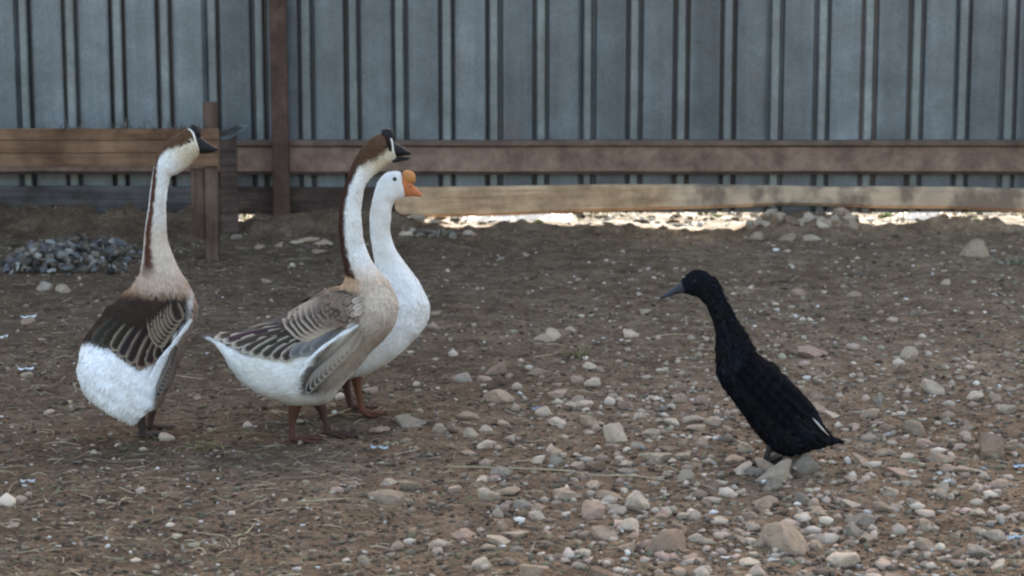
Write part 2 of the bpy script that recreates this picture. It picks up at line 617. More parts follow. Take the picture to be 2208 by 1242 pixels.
bar_x('plank', pl, Yp, Yp + 0.03, M_WOOD_GREY, fence, label='weathered grey bottom plank at the left')
# square tube post
Yq = YF - 0.13
post_z('post', xat(584, Yq), xat(620, Yq), Yq, Yq + 0.05, zat(456, Yq) - 0.12, ZT, M_RUSTD, fence, lean=0.0)
for xx in (-4.6, 2.95, 5.4):
    post_z('post', xx, xx + 0.08, Yq, Yq + 0.05, -0.08, ZT, M_RUSTD, fence)
# short stub post under the plank on the right
post_z('stake', xat(1824, Yp, 460), xat(1838, Yp, 460), Yp + 0.03, Yp + 0.05, -0.05, 0.18, M_RUSTD, fence)

# ------------------------------------------------------------------ near wooden rail, left
Yn = 10.28
wf = empty('wooden_rail', (W(438, 560, Yn).x, Yn, 0))
tag(wf, 'low fence of orange-brown boards on a short wooden post, behind the leftmost goose', 'fence')
for (a_, b_, dy) in ((278, 302, 0.0), (303.2, 330, 0.002), (331.2, 359, -0.002)):
    p = []
    for px in (-900, -450, 0, 120, 240, 360, 471):
        off = 0 if px > 0 else 0
        lo, hi = W(px, b_ + off, Yn - 0.03), W(px, a_ + off, Yn - 0.03)
        p.append((lo.x, lo.z, hi.z))
    bar_x('board', p, Yn - 0.03 + dy, Yn + dy - 0.002, M_WOOD_OR, wf, jit=0.002, bev=0.002)
post_z('post', xat(440, Yn, 400), xat(468, Yn, 400), Yn, Yn + 0.07, -0.03, zat(222, Yn), M_WOOD_POST, wf)
post_z('batten', xat(411, Yn, 400), xat(439, Yn, 400), Yn + 0.005, Yn + 0.03, zat(517, Yn), zat(364, Yn), M_WOOD_POST, wf)
post_z('post', xat(-700, Yn, 400), xat(-670, Yn, 400), Yn, Yn + 0.07, -0.03, zat(222, Yn), M_WOOD_POST, wf)
# dark battens standing between the two fences
dk = empty('dark_batten', (xat(500, YF - 0.3, 400), YF - 0.3, 0))
tag(dk, 'dark weathered upright batten just right of the short wooden post', 'batten')
post_z('batten', xat(475, YF - 0.3, 400), xat(512, YF - 0.3, 400), YF - 0.3, YF - 0.27, 0, zat(282, YF - 0.3), M_WOOD_DK, dk)


# ------------------------------------------------------------------ generic loft
def catmull(P, t):
    n = len(P)
    i = min(int(t), n - 2)
    f = t - i
    p0 = P[max(i - 1, 0)]; p1 = P[i]; p2 = P[i + 1]; p3 = P[min(i + 2, n - 1)]
    return 0.5 * ((2 * p1) + (-p0 + p2) * f + (2 * p0 - 5 * p1 + 4 * p2 - p3) * f * f + (-p0 + 3 * p1 - 3 * p2 + p3) * f ** 3)


def loft(name, stations, Yb, m_, parent, colf, rings=110, seg=40, cap0=True, cap1=True, power=1.0, lump=0.0, seed=0):
    """stations: (top_x, top_y, bot_x, bot_y, depth_halfwidth_m, dY) in photo pixels at depth Yb."""
    S = [np.array(s, float) for s in stations]
    n = len(S)
    vs, cs, info = [], [], []
    ts = np.linspace(0, n - 1, rings)
    for t_ in ts:
        s = catmull(S, t_)
        Yc = Yb + s[5]
        A, B = W(s[0], s[1], Yc), W(s[2], s[3], Yc)
        C_, Nn = (A + B) / 2, (A - B) / 2
        wd = max(s[4], 0.0005)
        for j in range(seg):
            th = 2 * math.pi * j / seg
            c, sn = math.cos(th), math.sin(th)
            p = C_ + Nn * c + Vector((0, 1, 0)) * (-sn * wd)
            if lump:
                l = (float(vnoise(t_ * 1.7 + seed, th * 1.3 + 3, 51)) - 0.5) * lump
                p = p + (p - C_) * l
            vs.append(p)
            px, py = to_px(p)
            info.append((px, py, t_, th))
            cs.append(colf(px, py, t_, th))
    fs = []
    for k in range(rings - 1):
        for j in range(seg):
            a = k * seg + j; b_ = k * seg + (j + 1) % seg
            fs.append((a, b_, b_ + seg, a + seg))
    if cap0: fs.append(tuple(reversed(range(seg))))
    if cap1: fs.append(tuple(range((rings - 1) * seg, rings * seg)))
    # the winding may point inwards: test on the volume
    vol = 0.0
    for f in fs[:rings * seg // 1]:
        if len(f) == 4:
            a, b_, c_, d_ = (vs[q] for q in f)
            vol += a.dot(b_.cross(c_)) + a.dot(c_.cross(d_))
    ctr = sum(vs, Vector()) / len(vs)
    vol = 0.0
    for f in fs:
        if len(f) == 4:
            a, b_, c_, d_ = (vs[q] - ctr for q in f)
            vol += a.dot(b_.cross(c_)) + a.dot(c_.cross(d_))
    if vol < 0:
        fs = [tuple(reversed(f)) for f in fs]
    o = mesh(name, vs, fs, m_, parent, cols=cs)
    o['_g'] = 0
    del o['_g']
    return o, np.array([tuple(v) for v in vs]).reshape(rings, seg, 3), np.array(cs).reshape(rings, seg, 3), ts, fs


def bvh_of(vs, fs):
    return BVHTree.FromPolygons([Vector(v) for v in vs], fs)


def coat(parent, P, C, ts, fn, count, seed, m_=M_PLUM, jitter=0.08, soft=0.8):
    """Thousands of tiny overlapping body feathers following the surface towards the tail."""
    rng = np.random.default_rng(seed)
    R, Sg, _ = P.shape
    # area weights
    dU = np.linalg.norm(np.diff(P, axis=0), axis=2)[:, :]
    dV = np.linalg.norm(np.roll(P, -1, axis=1) - P, axis=2)[:-1, :]
    lens = np.array([[fn(ts[k], 2 * math.pi * j / Sg)[0] for j in range(Sg)] for k in range(R - 1)])
    wgt = (dU * dV) / (lens ** 2 + 1e-9)
    wgt[lens <= 0] = 0
    pr = (wgt / wgt.sum()).ravel()
    pick = rng.choice(len(pr), size=count, p=pr)
    vs, fs, cs, nm = [], [], [], []
    for q in pick:
        k, j = divmod(int(q), Sg)
        fu, fv = rng.random(), rng.random()
        j2 = (j + 1) % Sg
        p = (P[k, j] * (1 - fu) + P[k + 1, j] * fu) * (1 - fv) + (P[k, j2] * (1 - fu) + P[k + 1, j2] * fu) * fv
        col = (C[k, j] * (1 - fu) + C[k + 1, j] * fu) * (1 - fv) + (C[k, j2] * (1 - fu) + C[k + 1, j2] * fu) * fv
        tu = P[k, j] - P[k + 1, j]
        tv = P[k, j2] - P[k, j]
        nn = np.cross(tv, tu)
        ln = np.linalg.norm(nn)
        if ln < 1e-12: continue
        nn /= ln
        cen = P[k].mean(axis=0)
        if np.dot(nn, p - cen) < 0: nn = -nn
        tu = tu / (np.linalg.norm(tu) + 1e-9)
        sd_ = np.cross(nn, tu)
        L, lift, wr = fn(ts[k], 2 * math.pi * j / Sg)
        L = L * rng.uniform(0.7, 1.3)
        ang = rng.normal(0, 0.16)
        d = tu * math.cos(ang) + sd_ * math.sin(ang)
        sd2 = np.cross(nn, d)
        wd = L * wr * rng.uniform(0.8, 1.2)
        lf = lift * rng.uniform(0.4, 1.5)
        b0 = p - nn * 0.0006
        base = len(vs)
        vs += [b0 - d * L * 0.2, b0 + sd2 * wd * 0.5 + d * L * 0.35 + nn * (0.0008 + lf * L * 0.3),
               b0 - sd2 * wd * 0.5 + d * L * 0.35 + nn * (0.0008 + lf * L * 0.3),
               b0 + d * L * 0.4 + nn * (0.0022 + lf * L * 0.45),
               b0 + d * L + nn * (0.001 + lf * L)]
        fs += [(base, base + 3, base + 1), (base, base + 2, base + 3), (base + 1, base + 3, base + 4), (base + 2, base + 4, base + 3)]
        jt = 1 + rng.normal(0, jitter)
        cc = np.clip(col * jt, 0, 0.9)
        cs += [cc * 0.93, cc, cc, cc, cc * 1.03]
        n1 = nn + sd2 * 0.35 * (1 - soft) * 2; n2 = nn - sd2 * 0.35 * (1 - soft) * 2
        nm += [nn, n1, n2, nn, nn + d * 0.5 * (1 - soft)]
    o = mesh('plumage', vs, fs, m_, parent, smooth_on=True, cols=cs)
    o.data.normals_split_custom_set_from_vertices([tuple(v / np.linalg.norm(v)) for v in nm])
    o['kind'] = 'stuff'
    return o


US = [0, .25, .5, .72, .88, .965, 1.0]
VSX = [-1, -.9, -.45, -.04, .04, .45, .9, 1]


def feather(tree, root, tip, width, dark, pale, parent, off=0.004, curve=0.0, rim=1.0, square=0.35, mirror_Y=None, name='feather', m_=None):
    """One large wing feather laid on the body: root and tip in photo pixels, width in pixels."""
    r = np.array(root, float); tp = np.array(tip, float)
    ax = tp - r
    L = np.linalg.norm(ax); ax /= L
    pp = np.array([-ax[1], ax[0]])
    vs, cs = [], []
    pts = []
    for u in US:
        wf_ = (0.55 + 0.45 * min(1, u * 2.2))
        e = max(0.0, (u - (1 - square)) / square)
        wf_ *= math.sqrt(max(0.0, 1 - e ** 2.4)) if u < 1 else 0.28
        for v in VSX:
            q = r + ax * L * u + pp * (v * wf_ * width / 2) + pp * curve * L * (u * u)
            pts.append((q, u, v))
    hits = []
    for q, u, v in pts:
        d = ray(q[0], q[1]).normalized()
        loc, nor, ix, dist = tree.ray_cast(CAM, d)
        if loc is not None and nor.dot(d) > 0: nor = -nor
        hits.append((loc, nor, d))
    good = [h[0].y for h in hits if h[0] is not None]
    if not good: return None
    med = sorted(good)[len(good) // 2]
    for (q, u, v), (loc, nor, d) in zip(pts, hits):
        if loc is None or loc.y > med + 0.07:
            best = min((h for h in zip(pts, hits) if h[1][0] is not None and h[1][0].y <= med + 0.07), key=lambda h: (h[0][0][0] - q[0]) ** 2 + (h[0][0][1] - q[1]) ** 2)
            loc, nor = best[1][0], best[1][1]
        lift = 0.0035 + off * 0.5 * (0.82 + 0.18 * u) + 0.0022 * u - 0.0012 * abs(v)
        vs.append(loc + nor * lift * 0.7 + Vector((0, -1, 0)) * lift * 0.4)
        edge = (abs(v) >= 0.85 and u > 0.15) or u >= 0.95
        shaft = abs(v) < 0.1
        c = np.array(pale if edge and rim > 0 else dark, float)
        if edge: c = c * rim + np.array(dark) * (1 - rim)
        if shaft and not edge: c = c * 0.75
        c = c * (0.8 + 0.3 * u)
        cs.append(c * random.uniform(0.9, 1.1))
    fs = []
    nv = len(VSX)
    for a_ in range(len(US) - 1):
        for b_ in range(nv - 1):
            k = a_ * nv + b_
            fs.append((k, k + 1, k + nv + 1, k + nv))
    o = mesh(name, vs, fs, m_ or M_FEATH, parent, cols=cs)
    if mirror_Y is not None:
        vs2 = [Vector((v.x, 2 * mirror_Y - v.y, v.z)) for v in vs]
        mesh(name, vs2, [tuple(reversed(f)) for f in fs], m_ or M_FEATH, parent, cols=cs)
    return o


def ellipsoid(name, c, r, m_, parent, col, seg=16, rings=10, rot=None):
    vs, fs = [], []
    for i in range(rings + 1):
        ph = math.pi * i / rings
        for j in range(seg):
            th = 2 * math.pi * j / seg
            v = Vector((r[0] * math.sin(ph) * math.cos(th), r[1] * math.sin(ph) * math.sin(th), r[2] * math.cos(ph)))
            if rot: v = rot @ v
            vs.append(Vector(c) + v)
    for i in range(rings):
        for j in range(seg):
            a = i * seg + j; b_ = i * seg + (j + 1) % seg
            fs.append((a, a + seg, b_ + seg, b_))
    return mesh(name, vs, fs, m_, parent, cols=[col] * len(vs))


def tube(pts, rad, seg=12):
    """Tapered tube through world points (list of Vector) with radii."""
    vs, fs = [], []
    n = len(pts)
    for k in range(n):
        d = (pts[min(k + 1, n - 1)] - pts[max(k - 1, 0)]).normalized()
        up = Vector((0, 1, 0)) if abs(d.y) < 0.9 else Vector((1, 0, 0))
        s1 = d.cross(up).normalized(); s2 = d.cross(s1).normalized()
        for j in range(seg):
            th = 2 * math.pi * j / seg
            vs.append(pts[k] + (s1 * math.cos(th) + s2 * math.sin(th)) * rad[k])
    for k in range(n - 1):
        for j in range(seg):
            a = k * seg + j; b_ = k * seg + (j + 1) % seg
            fs.append((a, b_, b_ + seg, a + seg))
    fs.append(tuple(range(seg - 1, -1, -1)))
    fs.append(tuple(range((n - 1) * seg, n * seg)))
    return vs, fs


def smooth_pts(pts, rad, k=4):
    P = [np.array((*p, r)) for p, r in zip(pts, rad)]
    out = [catmull(P, t_) for t_ in np.linspace(0, len(P) - 1, (len(P) - 1) * k + 1)]
    return [Vector(o[:3]) for o in out], [float(o[3]) for o in out]


def leg(parent, pts_px, Yl, radii, colr, heading, foot_len=0.085, lift=0.0, dark=1.0):
    """Scaly leg from the belly to a webbed foot. pts_px from the hip down to the ankle on the ground."""
    P = [W(x, y, Yl) for x, y in pts_px]
    ank = P[-1]
    gz = h1(ank.x, ank.y) + 0.009 + lift
    ank.z = gz
    pts, rad = smooth_pts(P, radii)
    vs, fs = tube(pts, rad)
    c = np.array(colr)
    cs = [c * random.uniform(0.8, 1.15) for _ in vs]
    lg = mesh('leg', vs, fs, M_BILL, parent, cols=cs)
    # foot
    hd = math.radians(heading)
    vs, fs, cs = [], [], []

    def add(v, f):
        b0 = len(vs)
        vs.extend(v); fs.extend([tuple(q + b0 for q in ff) for ff in f])
    tips = []
    for da, ll in ((-0.55, 0.86), (0.0, 1.0), (0.5, 0.88)):
        dv = Vector((math.cos(hd + da), math.sin(hd + da), 0))
        L = foot_len * ll
        q = [ank + Vector((0, 0, 0.003)), ank + dv * L * 0.35 + Vector((0, 0, 0.004)), ank + dv * L * 0.7, ank + dv * L + Vector((0, 0, -0.002))]
        for p in q[1:]:
            p.z = h1(p.x, p.y) + 0.007 + lift + (0.004 if p is q[1] else 0)
        pp_, rr_ = smooth_pts(q, [0.008, 0.0062, 0.0052, 0.003], 3)
        add(*tube(pp_, rr_, 8))
        tips.append((dv, L, q))
    bk = Vector((-math.cos(hd), -math.sin(hd), 0))
    add(*tube([ank + Vector((0, 0, 0.004)), ank + bk * 0.012, ank + bk * 0.02 + Vector((0, 0, -0.002))], [0.005, 0.004, 0.002], 8))
    for (d0, L0, q0), (d1, L1, q1) in ((tips[0], tips[1]), (tips[1], tips[2])):
        b0 = len(vs)
        nu = 6
        for iu in range(nu + 1):
            u = iu / nu
            for iv in range(5):
                v = iv / 4
                reach = 0.94 - 0.16 * math.sin(math.pi * v)
                pa = ank.lerp(q0[3], u * reach); pb = ank.lerp(q1[3], u * reach)
                p = pa.lerp(pb, v)
                p.z = h1(p.x, p.y) + 0.006 + lift + 0.002 * (1 - math.sin(math.pi * v))
                vs.append(p)
        for iu in range(nu):
            for iv in range(4):
                a = b0 + iu * 5 + iv
                fs.append((a, a + 1, a + 6, a + 5))
    cs = [c * random.uniform(0.75, 1.15) for _ in vs]
    f = mesh('foot', vs, fs, M_BILL, lg, cols=cs)
    f.matrix_parent_inverse = Matrix.Identity(4)
    f.parent = lg
    f.matrix_parent_inverse = Matrix.Translation(-lg.location)
    return lg


def lerp(a, b, t_):
    t_ = max(0.0, min(1.0, t_))
    return tuple(a[i] * (1 - t_) + b[i] * t_ for i in range(3))


def ss(a, b, x):
    t_ = max(0.0, min(1.0, (x - a) / (b - a)))
    return t_ * t_ * (3 - 2 * t_)


def poly_y(pts, x):
    """y of a polyline at x (pts sorted by x)."""
    if x <= pts[0][0]: return pts[0][1]
    for (x0, y0), (x1, y1) in zip(pts, pts[1:]):
        if x <= x1: return y0 + (y1 - y0) * (x - x0) / (x1 - x0)
    return pts[-1][1]


WHITE = (0.78, 0.79, 0.80)
CREAM = (0.70, 0.63, 0.51)
TAN = (0.44, 0.315, 0.23)
BROWN = (0.10, 0.058, 0.036)
MAROON = (0.055, 0.026, 0.02)
GREYB = (0.10, 0.082, 0.072)
DARKF = (0.085, 0.066, 0.056)
BLACK = (0.013, 0.0125, 0.0135)

# ================================================================== middle goose (profile)
Y1 = G(660, 950).y + 0.02
goose = empty('goose', (W(660, 950, Y1).x, Y1, 0))
tag(goose, 'brown and white goose in profile, black bill open, in front of the white goose', 'goose')
ST1 = [
    (439, 723, 441, 727, 0.004, 0), (452, 722, 452, 732, 0.030, 0), (470, 721, 467, 740, 0.05, 0), (498, 719, 488, 768, 0.075, 0), (525, 711, 506, 800, 0.095, 0),
    (550, 703, 530, 825, 0.112, 0), (580, 692, 562, 847, 0.125, 0), (609, 680, 607, 865, 0.132, 0), (640, 662, 655, 874, 0.135, 0),
    (667, 645, 708, 866, 0.132, 0), (700, 630, 741, 825, 0.128, 0), (722, 622, 795, 765, 0.120, 0), (736, 615, 838, 718, 0.108, 0),
    (743, 606, 859, 662, 0.088, 0), (745, 592, 842, 615, 0.066, 0), (742, 572, 809, 577, 0.048, 0), (737, 545, 791, 543, 0.038, 0),
    (733, 512, 782, 512, 0.033, 0), (732, 476, 778, 472, 0.030, 0), (734, 442, 779, 438, 0.028, 0), (744, 402, 785, 405, 0.027, 0),
    (757, 363, 797, 386, 0.027, 0), (775, 327, 816, 368, 0.029, 0), (797, 303, 834, 355, 0.032, 0), (818, 292, 845, 350, 0.033, 0), (838, 290, 852, 346, 0.026, 0),
    (848, 300, 855, 343, 0.016, 0)]
WING_LO = [(440, 727), (470, 735), (500, 752), (531, 766), (570, 766), (603, 774), (640, 765), (680, 752), (720, 722), (762, 703), (775, 700)]


def col1(px, py, t_, th):
    dors = math.cos(th)
    if t_ >= 14.2:                                            # neck and head
        n = ss(14.2, 16.5, t_)
        base = lerp((0.58, 0.47, 0.385), WHITE, n)
        base = lerp(base, CREAM, ss(20.5, 22.5, t_))
        nz = 0.25 * (float(vnoise(px * 0.22, py * 0.22, 77)) - 0.5)
        dors += nz
        lim = 0.45 if t_ < 21 else 0.45 - 0.75 * ss(21, 23.0, t_) * (1 - 0.3 * ss(23, 25, t_))
        k = ss(lim - 0.16, lim + 0.16, dors)
        st = lerp(MAROON, BROWN, ss(20, 23, t_))
        return lerp(base, st, k)
    # body, by place on its side
    lo = poly_y(WING_LO, px)
    # breast colour
    br = lerp((0.35, 0.295, 0.245), (0.57, 0.47, 0.39), ss(740, 610, py))
    br = lerp(br, (0.50, 0.42, 0.35), ss(830, 860, px))
    flank = lerp(GREYB, (0.36, 0.30, 0.245), ss(672, 752, px))
    c = br
    # boundary of white belly: left of a slanting line from (765,706) to (650,830)
    edge = poly_y([(640, 850), (655, 800), (700, 745), (765, 703), (770, 690)], px)
    fl = ss(640, 662, px) * ss(edge - 4, edge + 10, py)
    c = WHITE
    if px > 640:
        c = lerp(WHITE, lerp(flank, br, ss(760, 800, px)), fl)
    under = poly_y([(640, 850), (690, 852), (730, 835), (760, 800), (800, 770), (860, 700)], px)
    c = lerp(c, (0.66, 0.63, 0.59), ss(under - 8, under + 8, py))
    if px > 770: c = br
    wing = ss(lo + 3, lo - 4, py)
    wingc = lerp(GREYB, (0.18, 0.13, 0.10), ss(640, 740, px))
    c2 = lerp(wingc, (0.42, 0.27, 0.17), ss(640, 612, py) * ss(700, 740, px))
    wing *= 1 - ss(765, 790, px)
    return lerp(c, c2, wing)


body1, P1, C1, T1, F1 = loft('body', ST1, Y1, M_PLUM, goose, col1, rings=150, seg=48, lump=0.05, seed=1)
tree1 = bvh_of(P1.reshape(-1, 3), F1)


def fn1(t_, th):
    if t_ > 24.6: return (0.006, 0.1, 0.5)
    if t_ > 14.5: return (0.011, 0.10, 0.5)
    if t_ < 8: return (0.018, 0.07, 0.38)
    return (0.015, 0.07, 0.45)


coat(goose, P1, C1, T1, fn1, 20000, 5)

# wing feathers of the middle goose, rear ones first
D1 = (0.052, 0.042, 0.038); PA = (0.40, 0.34, 0.28)
fl1 = [((600, 700), (462, 728), 20), ((610, 706), (480, 735), 22), ((615, 712), (500, 745), 22), ((620, 716), (522, 756), 22),
       ((628, 720), (540, 764), 22), ((640, 724), (562, 768), 24), ((655, 730), (585, 772), 26), ((668, 735), (606, 774), 28)]
for n_, (a_, b_, w_) in enumerate(fl1):
    feather(tree1, a_, b_, w_, tuple(c * random.uniform(0.75, 1.1) for c in D1), PA, goose, off=0.004 + 0.0012 * n_, rim=0.9, square=0.3, mirror_Y=Y1, curve=-0.03)
# grey greater coverts near the white edge
for n_, (a_, b_, w_) in enumerate([((700, 722), (625, 768), 28), ((716, 716), (648, 764), 26), ((728, 708), (672, 755), 26)]):
    feather(tree1, a_, b_, w_, (0.14, 0.138, 0.14), (0.24, 0.23, 0.22), goose, off=0.012 + 0.001 * n_, rim=0.6, mirror_Y=Y1)
# broad scapulars whose pale tips make the bars across the wing
sc1 = []
for k in range(9):
    f = k / 8
    cx = 640 + 92 * f; cy = 712 - 36 * f
    sc1.append(((cx + 30, cy - 34), (cx - 14, cy + 6), 88 - 16 * f))
for n_, (a_, b_, w_) in enumerate(sc1):
    # feather points down-left; its broad tip edge runs down-right
    feather(tree1, a_, b_, w_, lerp((0.044, 0.035, 0.031), (0.085, 0.062, 0.05), n_ / 8), (0.40, 0.31, 0.24), goose,
            off=0.013 + 0.0013 * n_, rim=0.9 * (1 - (n_ / 8) ** 2.5), square=0.5, mirror_Y=Y1)
# shoulder feathers in the body's own brown, over the front scapulars
for row in range(8):
    for q in range(9):
        x = 706 + row * 10 - q * 3 + random.uniform(-5, 5); y = 634 + q * 9.5 + row * 2.5 + random.uniform(-4, 4)
        if y > 704 or x > 776: continue
        c_ = col1(x + 4, y, 8.0, 1.2)
        if x > 755: c_ = lerp(c_, col1(790, y, 8.0, 1.2), 0.6 * (x - 755) / 20)
        rj = random.uniform(0.93, 1.07)
        feather(tree1, (x + 9, y - 6), (x - 9, y + 6), 13, tuple(k_ * rj for k_ in c_), tuple(k_ * 1.15 for k_ in c_), goose,
                off=0.024 - 0.0008 * abs(row - 3) + 0.001 * random.random(), rim=0.35, square=0.6)
# barred flank patch
for k in range(11):
    f = k / 10
    x = 668 + 88 * f; y = 812 - 78 * f
    feather(tree1, (x + 22, y - 22), (x - 6, y + 34 - 12 * f), 20, lerp((0.025, 0.026, 0.033), (0.33, 0.275, 0.225), min(1, f * 1.25)), lerp((0.40, 0.36, 0.32), (0.38, 0.32, 0.265), f), goose,
            off=0.006 + 0.0012 * k, rim=0.8 - 0.35 * f, square=0.4, mirror_Y=Y1)
# the white edge of the flank
WL = [(652, 800), (668, 772), (690, 752), (715, 733), (740, 716), (764, 705)]
for n_, ((a0, a1), (b0, b1)) in enumerate(zip(WL[1:], WL)):
    feather(tree1, (a0 + 8, a1 - 6), (b0 - 8, b1 + 8), 7, WHITE, WHITE, goose, off=0.026 + 0.001 * n_, mirror_Y=Y1, square=0.6)

# bill, knob, face line, eye


def bill(parent, st, Yb, colr, name='bill', tipc=None):
    def cf(px, py, t_, th):
        if tipc is not None: return lerp(colr, tipc, ss(len(st) - 1.8, len(st) - 1.1, t_))
        return colr
    return loft(name, st, Yb, M_BILL, parent, cf, rings=24, seg=20)[0]


BK = (0.012, 0.011, 0.012)
bill(goose, [(842, 296, 846, 336, 0.024, 0), (852, 306, 853, 337, 0.020, 0), (864, 313, 862, 337, 0.016, 0), (876, 321, 874, 335, 0.014, 0), (884, 326, 882, 334, 0.011, 0), (887, 329, 886, 333, 0.005, 0)], Y1, BK, 'upper_bill')
bill(goose, [(844, 335, 846, 350, 0.018, 0), (856, 338, 856, 350, 0.015, 0), (870, 339, 869, 347, 0.012, 0), (880, 339, 879, 345, 0.009, 0), (884, 340, 883, 343, 0.004, 0)], Y1, BK, 'lower_bill')
loft('knob', [(822, 284, 824, 298, 0.005, 0), (824, 279, 828, 304, 0.014, 0), (832, 276, 836, 308, 0.018, 0), (842, 277, 846, 308, 0.018, 0), (848, 283, 851, 306, 0.014, 0), (851, 290, 853, 300, 0.006, 0)], Y1, M_BILL, goose, lambda *a: BK, rings=24, seg=20)


def face_line(parent, tree, pts, r, col, Yb, mirror=True):
    for sgn in ((1, -1) if mirror else (1,)):
        P = []
        for x, y in pts:
            d = ray(x, y).normalized()
            loc, nor, ix, ds = tree.ray_cast(CAM, d)
            if loc is None: loc = W(x, y, Yb)
            p = loc + Vector((0, -0.002, 0))
            if sgn < 0: p = Vector((p.x, 2 * Yb - p.y, p.z))
            P.append(p)
        pp_, rr_ = smooth_pts(P, [r * 0.6] + [r] * (len(P) - 2) + [r * 0.6], 4)
        vs, fs = tube(pp_, rr_, 8)
        mesh('face_stripe', vs, fs, M_PLUM, parent, cols=[col] * len(vs))


face_line(goose, tree1, [(824, 290), (831, 287), (839, 292), (844, 302), (846, 315), (847, 326), (848, 334)], 0.0036, (0.75, 0.72, 0.66), Y1)
# black patch between the line and the cap
face_line(goose, tree1, [(832, 296), (837, 304), (840, 314), (842, 326)], 0.0065, (0.02, 0.012, 0.01), Y1)
for sg in (-1, 1):
    ellipsoid('eye', W(831, 312, Y1) + Vector((0, sg * 0.0315, 0)), (0.0055, 0.004, 0.0055), M_EYE, goose, (0, 0, 0))
LEGC = (0.085, 0.034, 0.024)
leg(goose, [(640, 858), (634, 886), (630, 915), (631, 942)], Y1 - 0.03, [0.024, 0.017, 0.0105, 0.011], LEGC, 8, 0.10)
leg(goose, [(684, 858), (694, 884), (702, 912), (704, 945)], Y1 + 0.045, [0.024, 0.014, 0.009, 0.010], (0.055, 0.028, 0.022), -12, 0.10)

# ================================================================== white goose behind
Y2 = G(785, 893).y + 0.02
wg = empty('goose', (W(780, 893, Y2).x, Y2, 0))
tag(wg, 'white goose with orange bill and knob, half hidden behind the brown and white goose', 'goose')
ST2 = [
    (560, 764, 560, 768, 0.004, 0), (578, 752, 575, 774, 0.03, 0), (612, 735, 606, 795, 0.07, 0), (645, 715, 640, 806, 0.10, 0), (685, 695, 690, 812, 0.12, 0),
    (725, 678, 738, 817, 0.128, 0), (762, 660, 785, 808, 0.128, 0), (785, 645, 832, 782, 0.120, 0), (796, 630, 880, 745, 0.110, 0), (802, 612, 915, 704, 0.095, 0),
    (806, 594, 925, 660, 0.078, 0), (808, 576, 906, 615, 0.06, 0), (807, 556, 878, 575, 0.047, 0), (803, 532, 852, 538, 0.036, 0), (799, 502, 841, 502, 0.031, 0),
    (799, 462, 842, 464, 0.029, 0), (803, 436, 846, 443, 0.029, 0), (809, 413, 853, 433, 0.031, 0), (816, 392, 864, 428, 0.033, 0), (830, 376, 870, 424, 0.032, 0), (848, 370, 874, 418, 0.028, 0), (864, 372, 874, 414, 0.018, 0)]


def col2(px, py, t_, th):
    c = (0.80, 0.80, 0.80)
    return lerp(c, (0.66, 0.62, 0.58), 0.5 * ss(17, 19, t_) * ss(-0.2, 0.9, math.cos(th)))


body2, P2, C2, T2, F2 = loft('body', ST2, Y2, M_PLUM, wg, col2, rings=130, seg=44, lump=0.05, seed=6)
tree2 = bvh_of(P2.reshape(-1, 3), F2)


def fn2(t_, th):
    if t_ > 16.5: return (0.006, 0.08, 0.5)
    if t_ > 12: return (0.010, 0.09, 0.5)
    return (0.016, 0.08, 0.4)


coat(wg, P2, C2, T2, fn2, 15000, 6, jitter=0.045, soft=0.8)
OR = (0.47, 0.15, 0.06)
bill(wg, [(868, 378, 866, 425, 0.022, 0), (878, 385, 874, 424, 0.019, 0), (890, 397, 885, 423, 0.016, 0), (901, 409, 897, 423, 0.014, 0), (909, 417, 906, 424, 0.011, 0), (913, 421, 911, 425, 0.005, 0)], Y2, OR, 'bill', tipc=(0.6, 0.42, 0.33))
KN = (0.46, 0.20, 0.065)
loft('knob', [(868, 372, 868, 384, 0.006, 0), (872, 368, 874, 396, 0.014, 0), (881, 367, 884, 397, 0.016, 0), (889, 370, 890, 396, 0.015, 0), (894, 375, 895, 393, 0.010, 0), (896, 380, 896, 386, 0.003, 0)], Y2, M_BILL, wg, lambda *a: KN, rings=24, seg=20)
for sg in (-1, 1):
    p = W(852, 384, Y2)
    ellipsoid('eye', p + Vector((0, sg * 0.0275, 0)), (0.0068, 0.004, 0.0068), M_EYE, wg, (0, 0, 0))
leg(wg, [(768, 800), (770, 830), (776, 860), (782, 888)], Y2 - 0.03, [0.022, 0.014, 0.0105, 0.011], (0.13, 0.05, 0.03), -20, 0.085)
leg(wg, [(742, 800), (746, 830), (752, 860), (758, 884)], Y2 + 0.05, [0.022, 0.014, 0.0105, 0.011], (0.07, 0.03, 0.022), 0, 0.085)

for sg in (-1, 1):
    ellipsoid('nostril', W(886, 401, Y2) + Vector((0, sg * 0.0155, 0)), (0.004, 0.002, 0.0018), M_BILL, wg, (0.10, 0.03, 0.015))
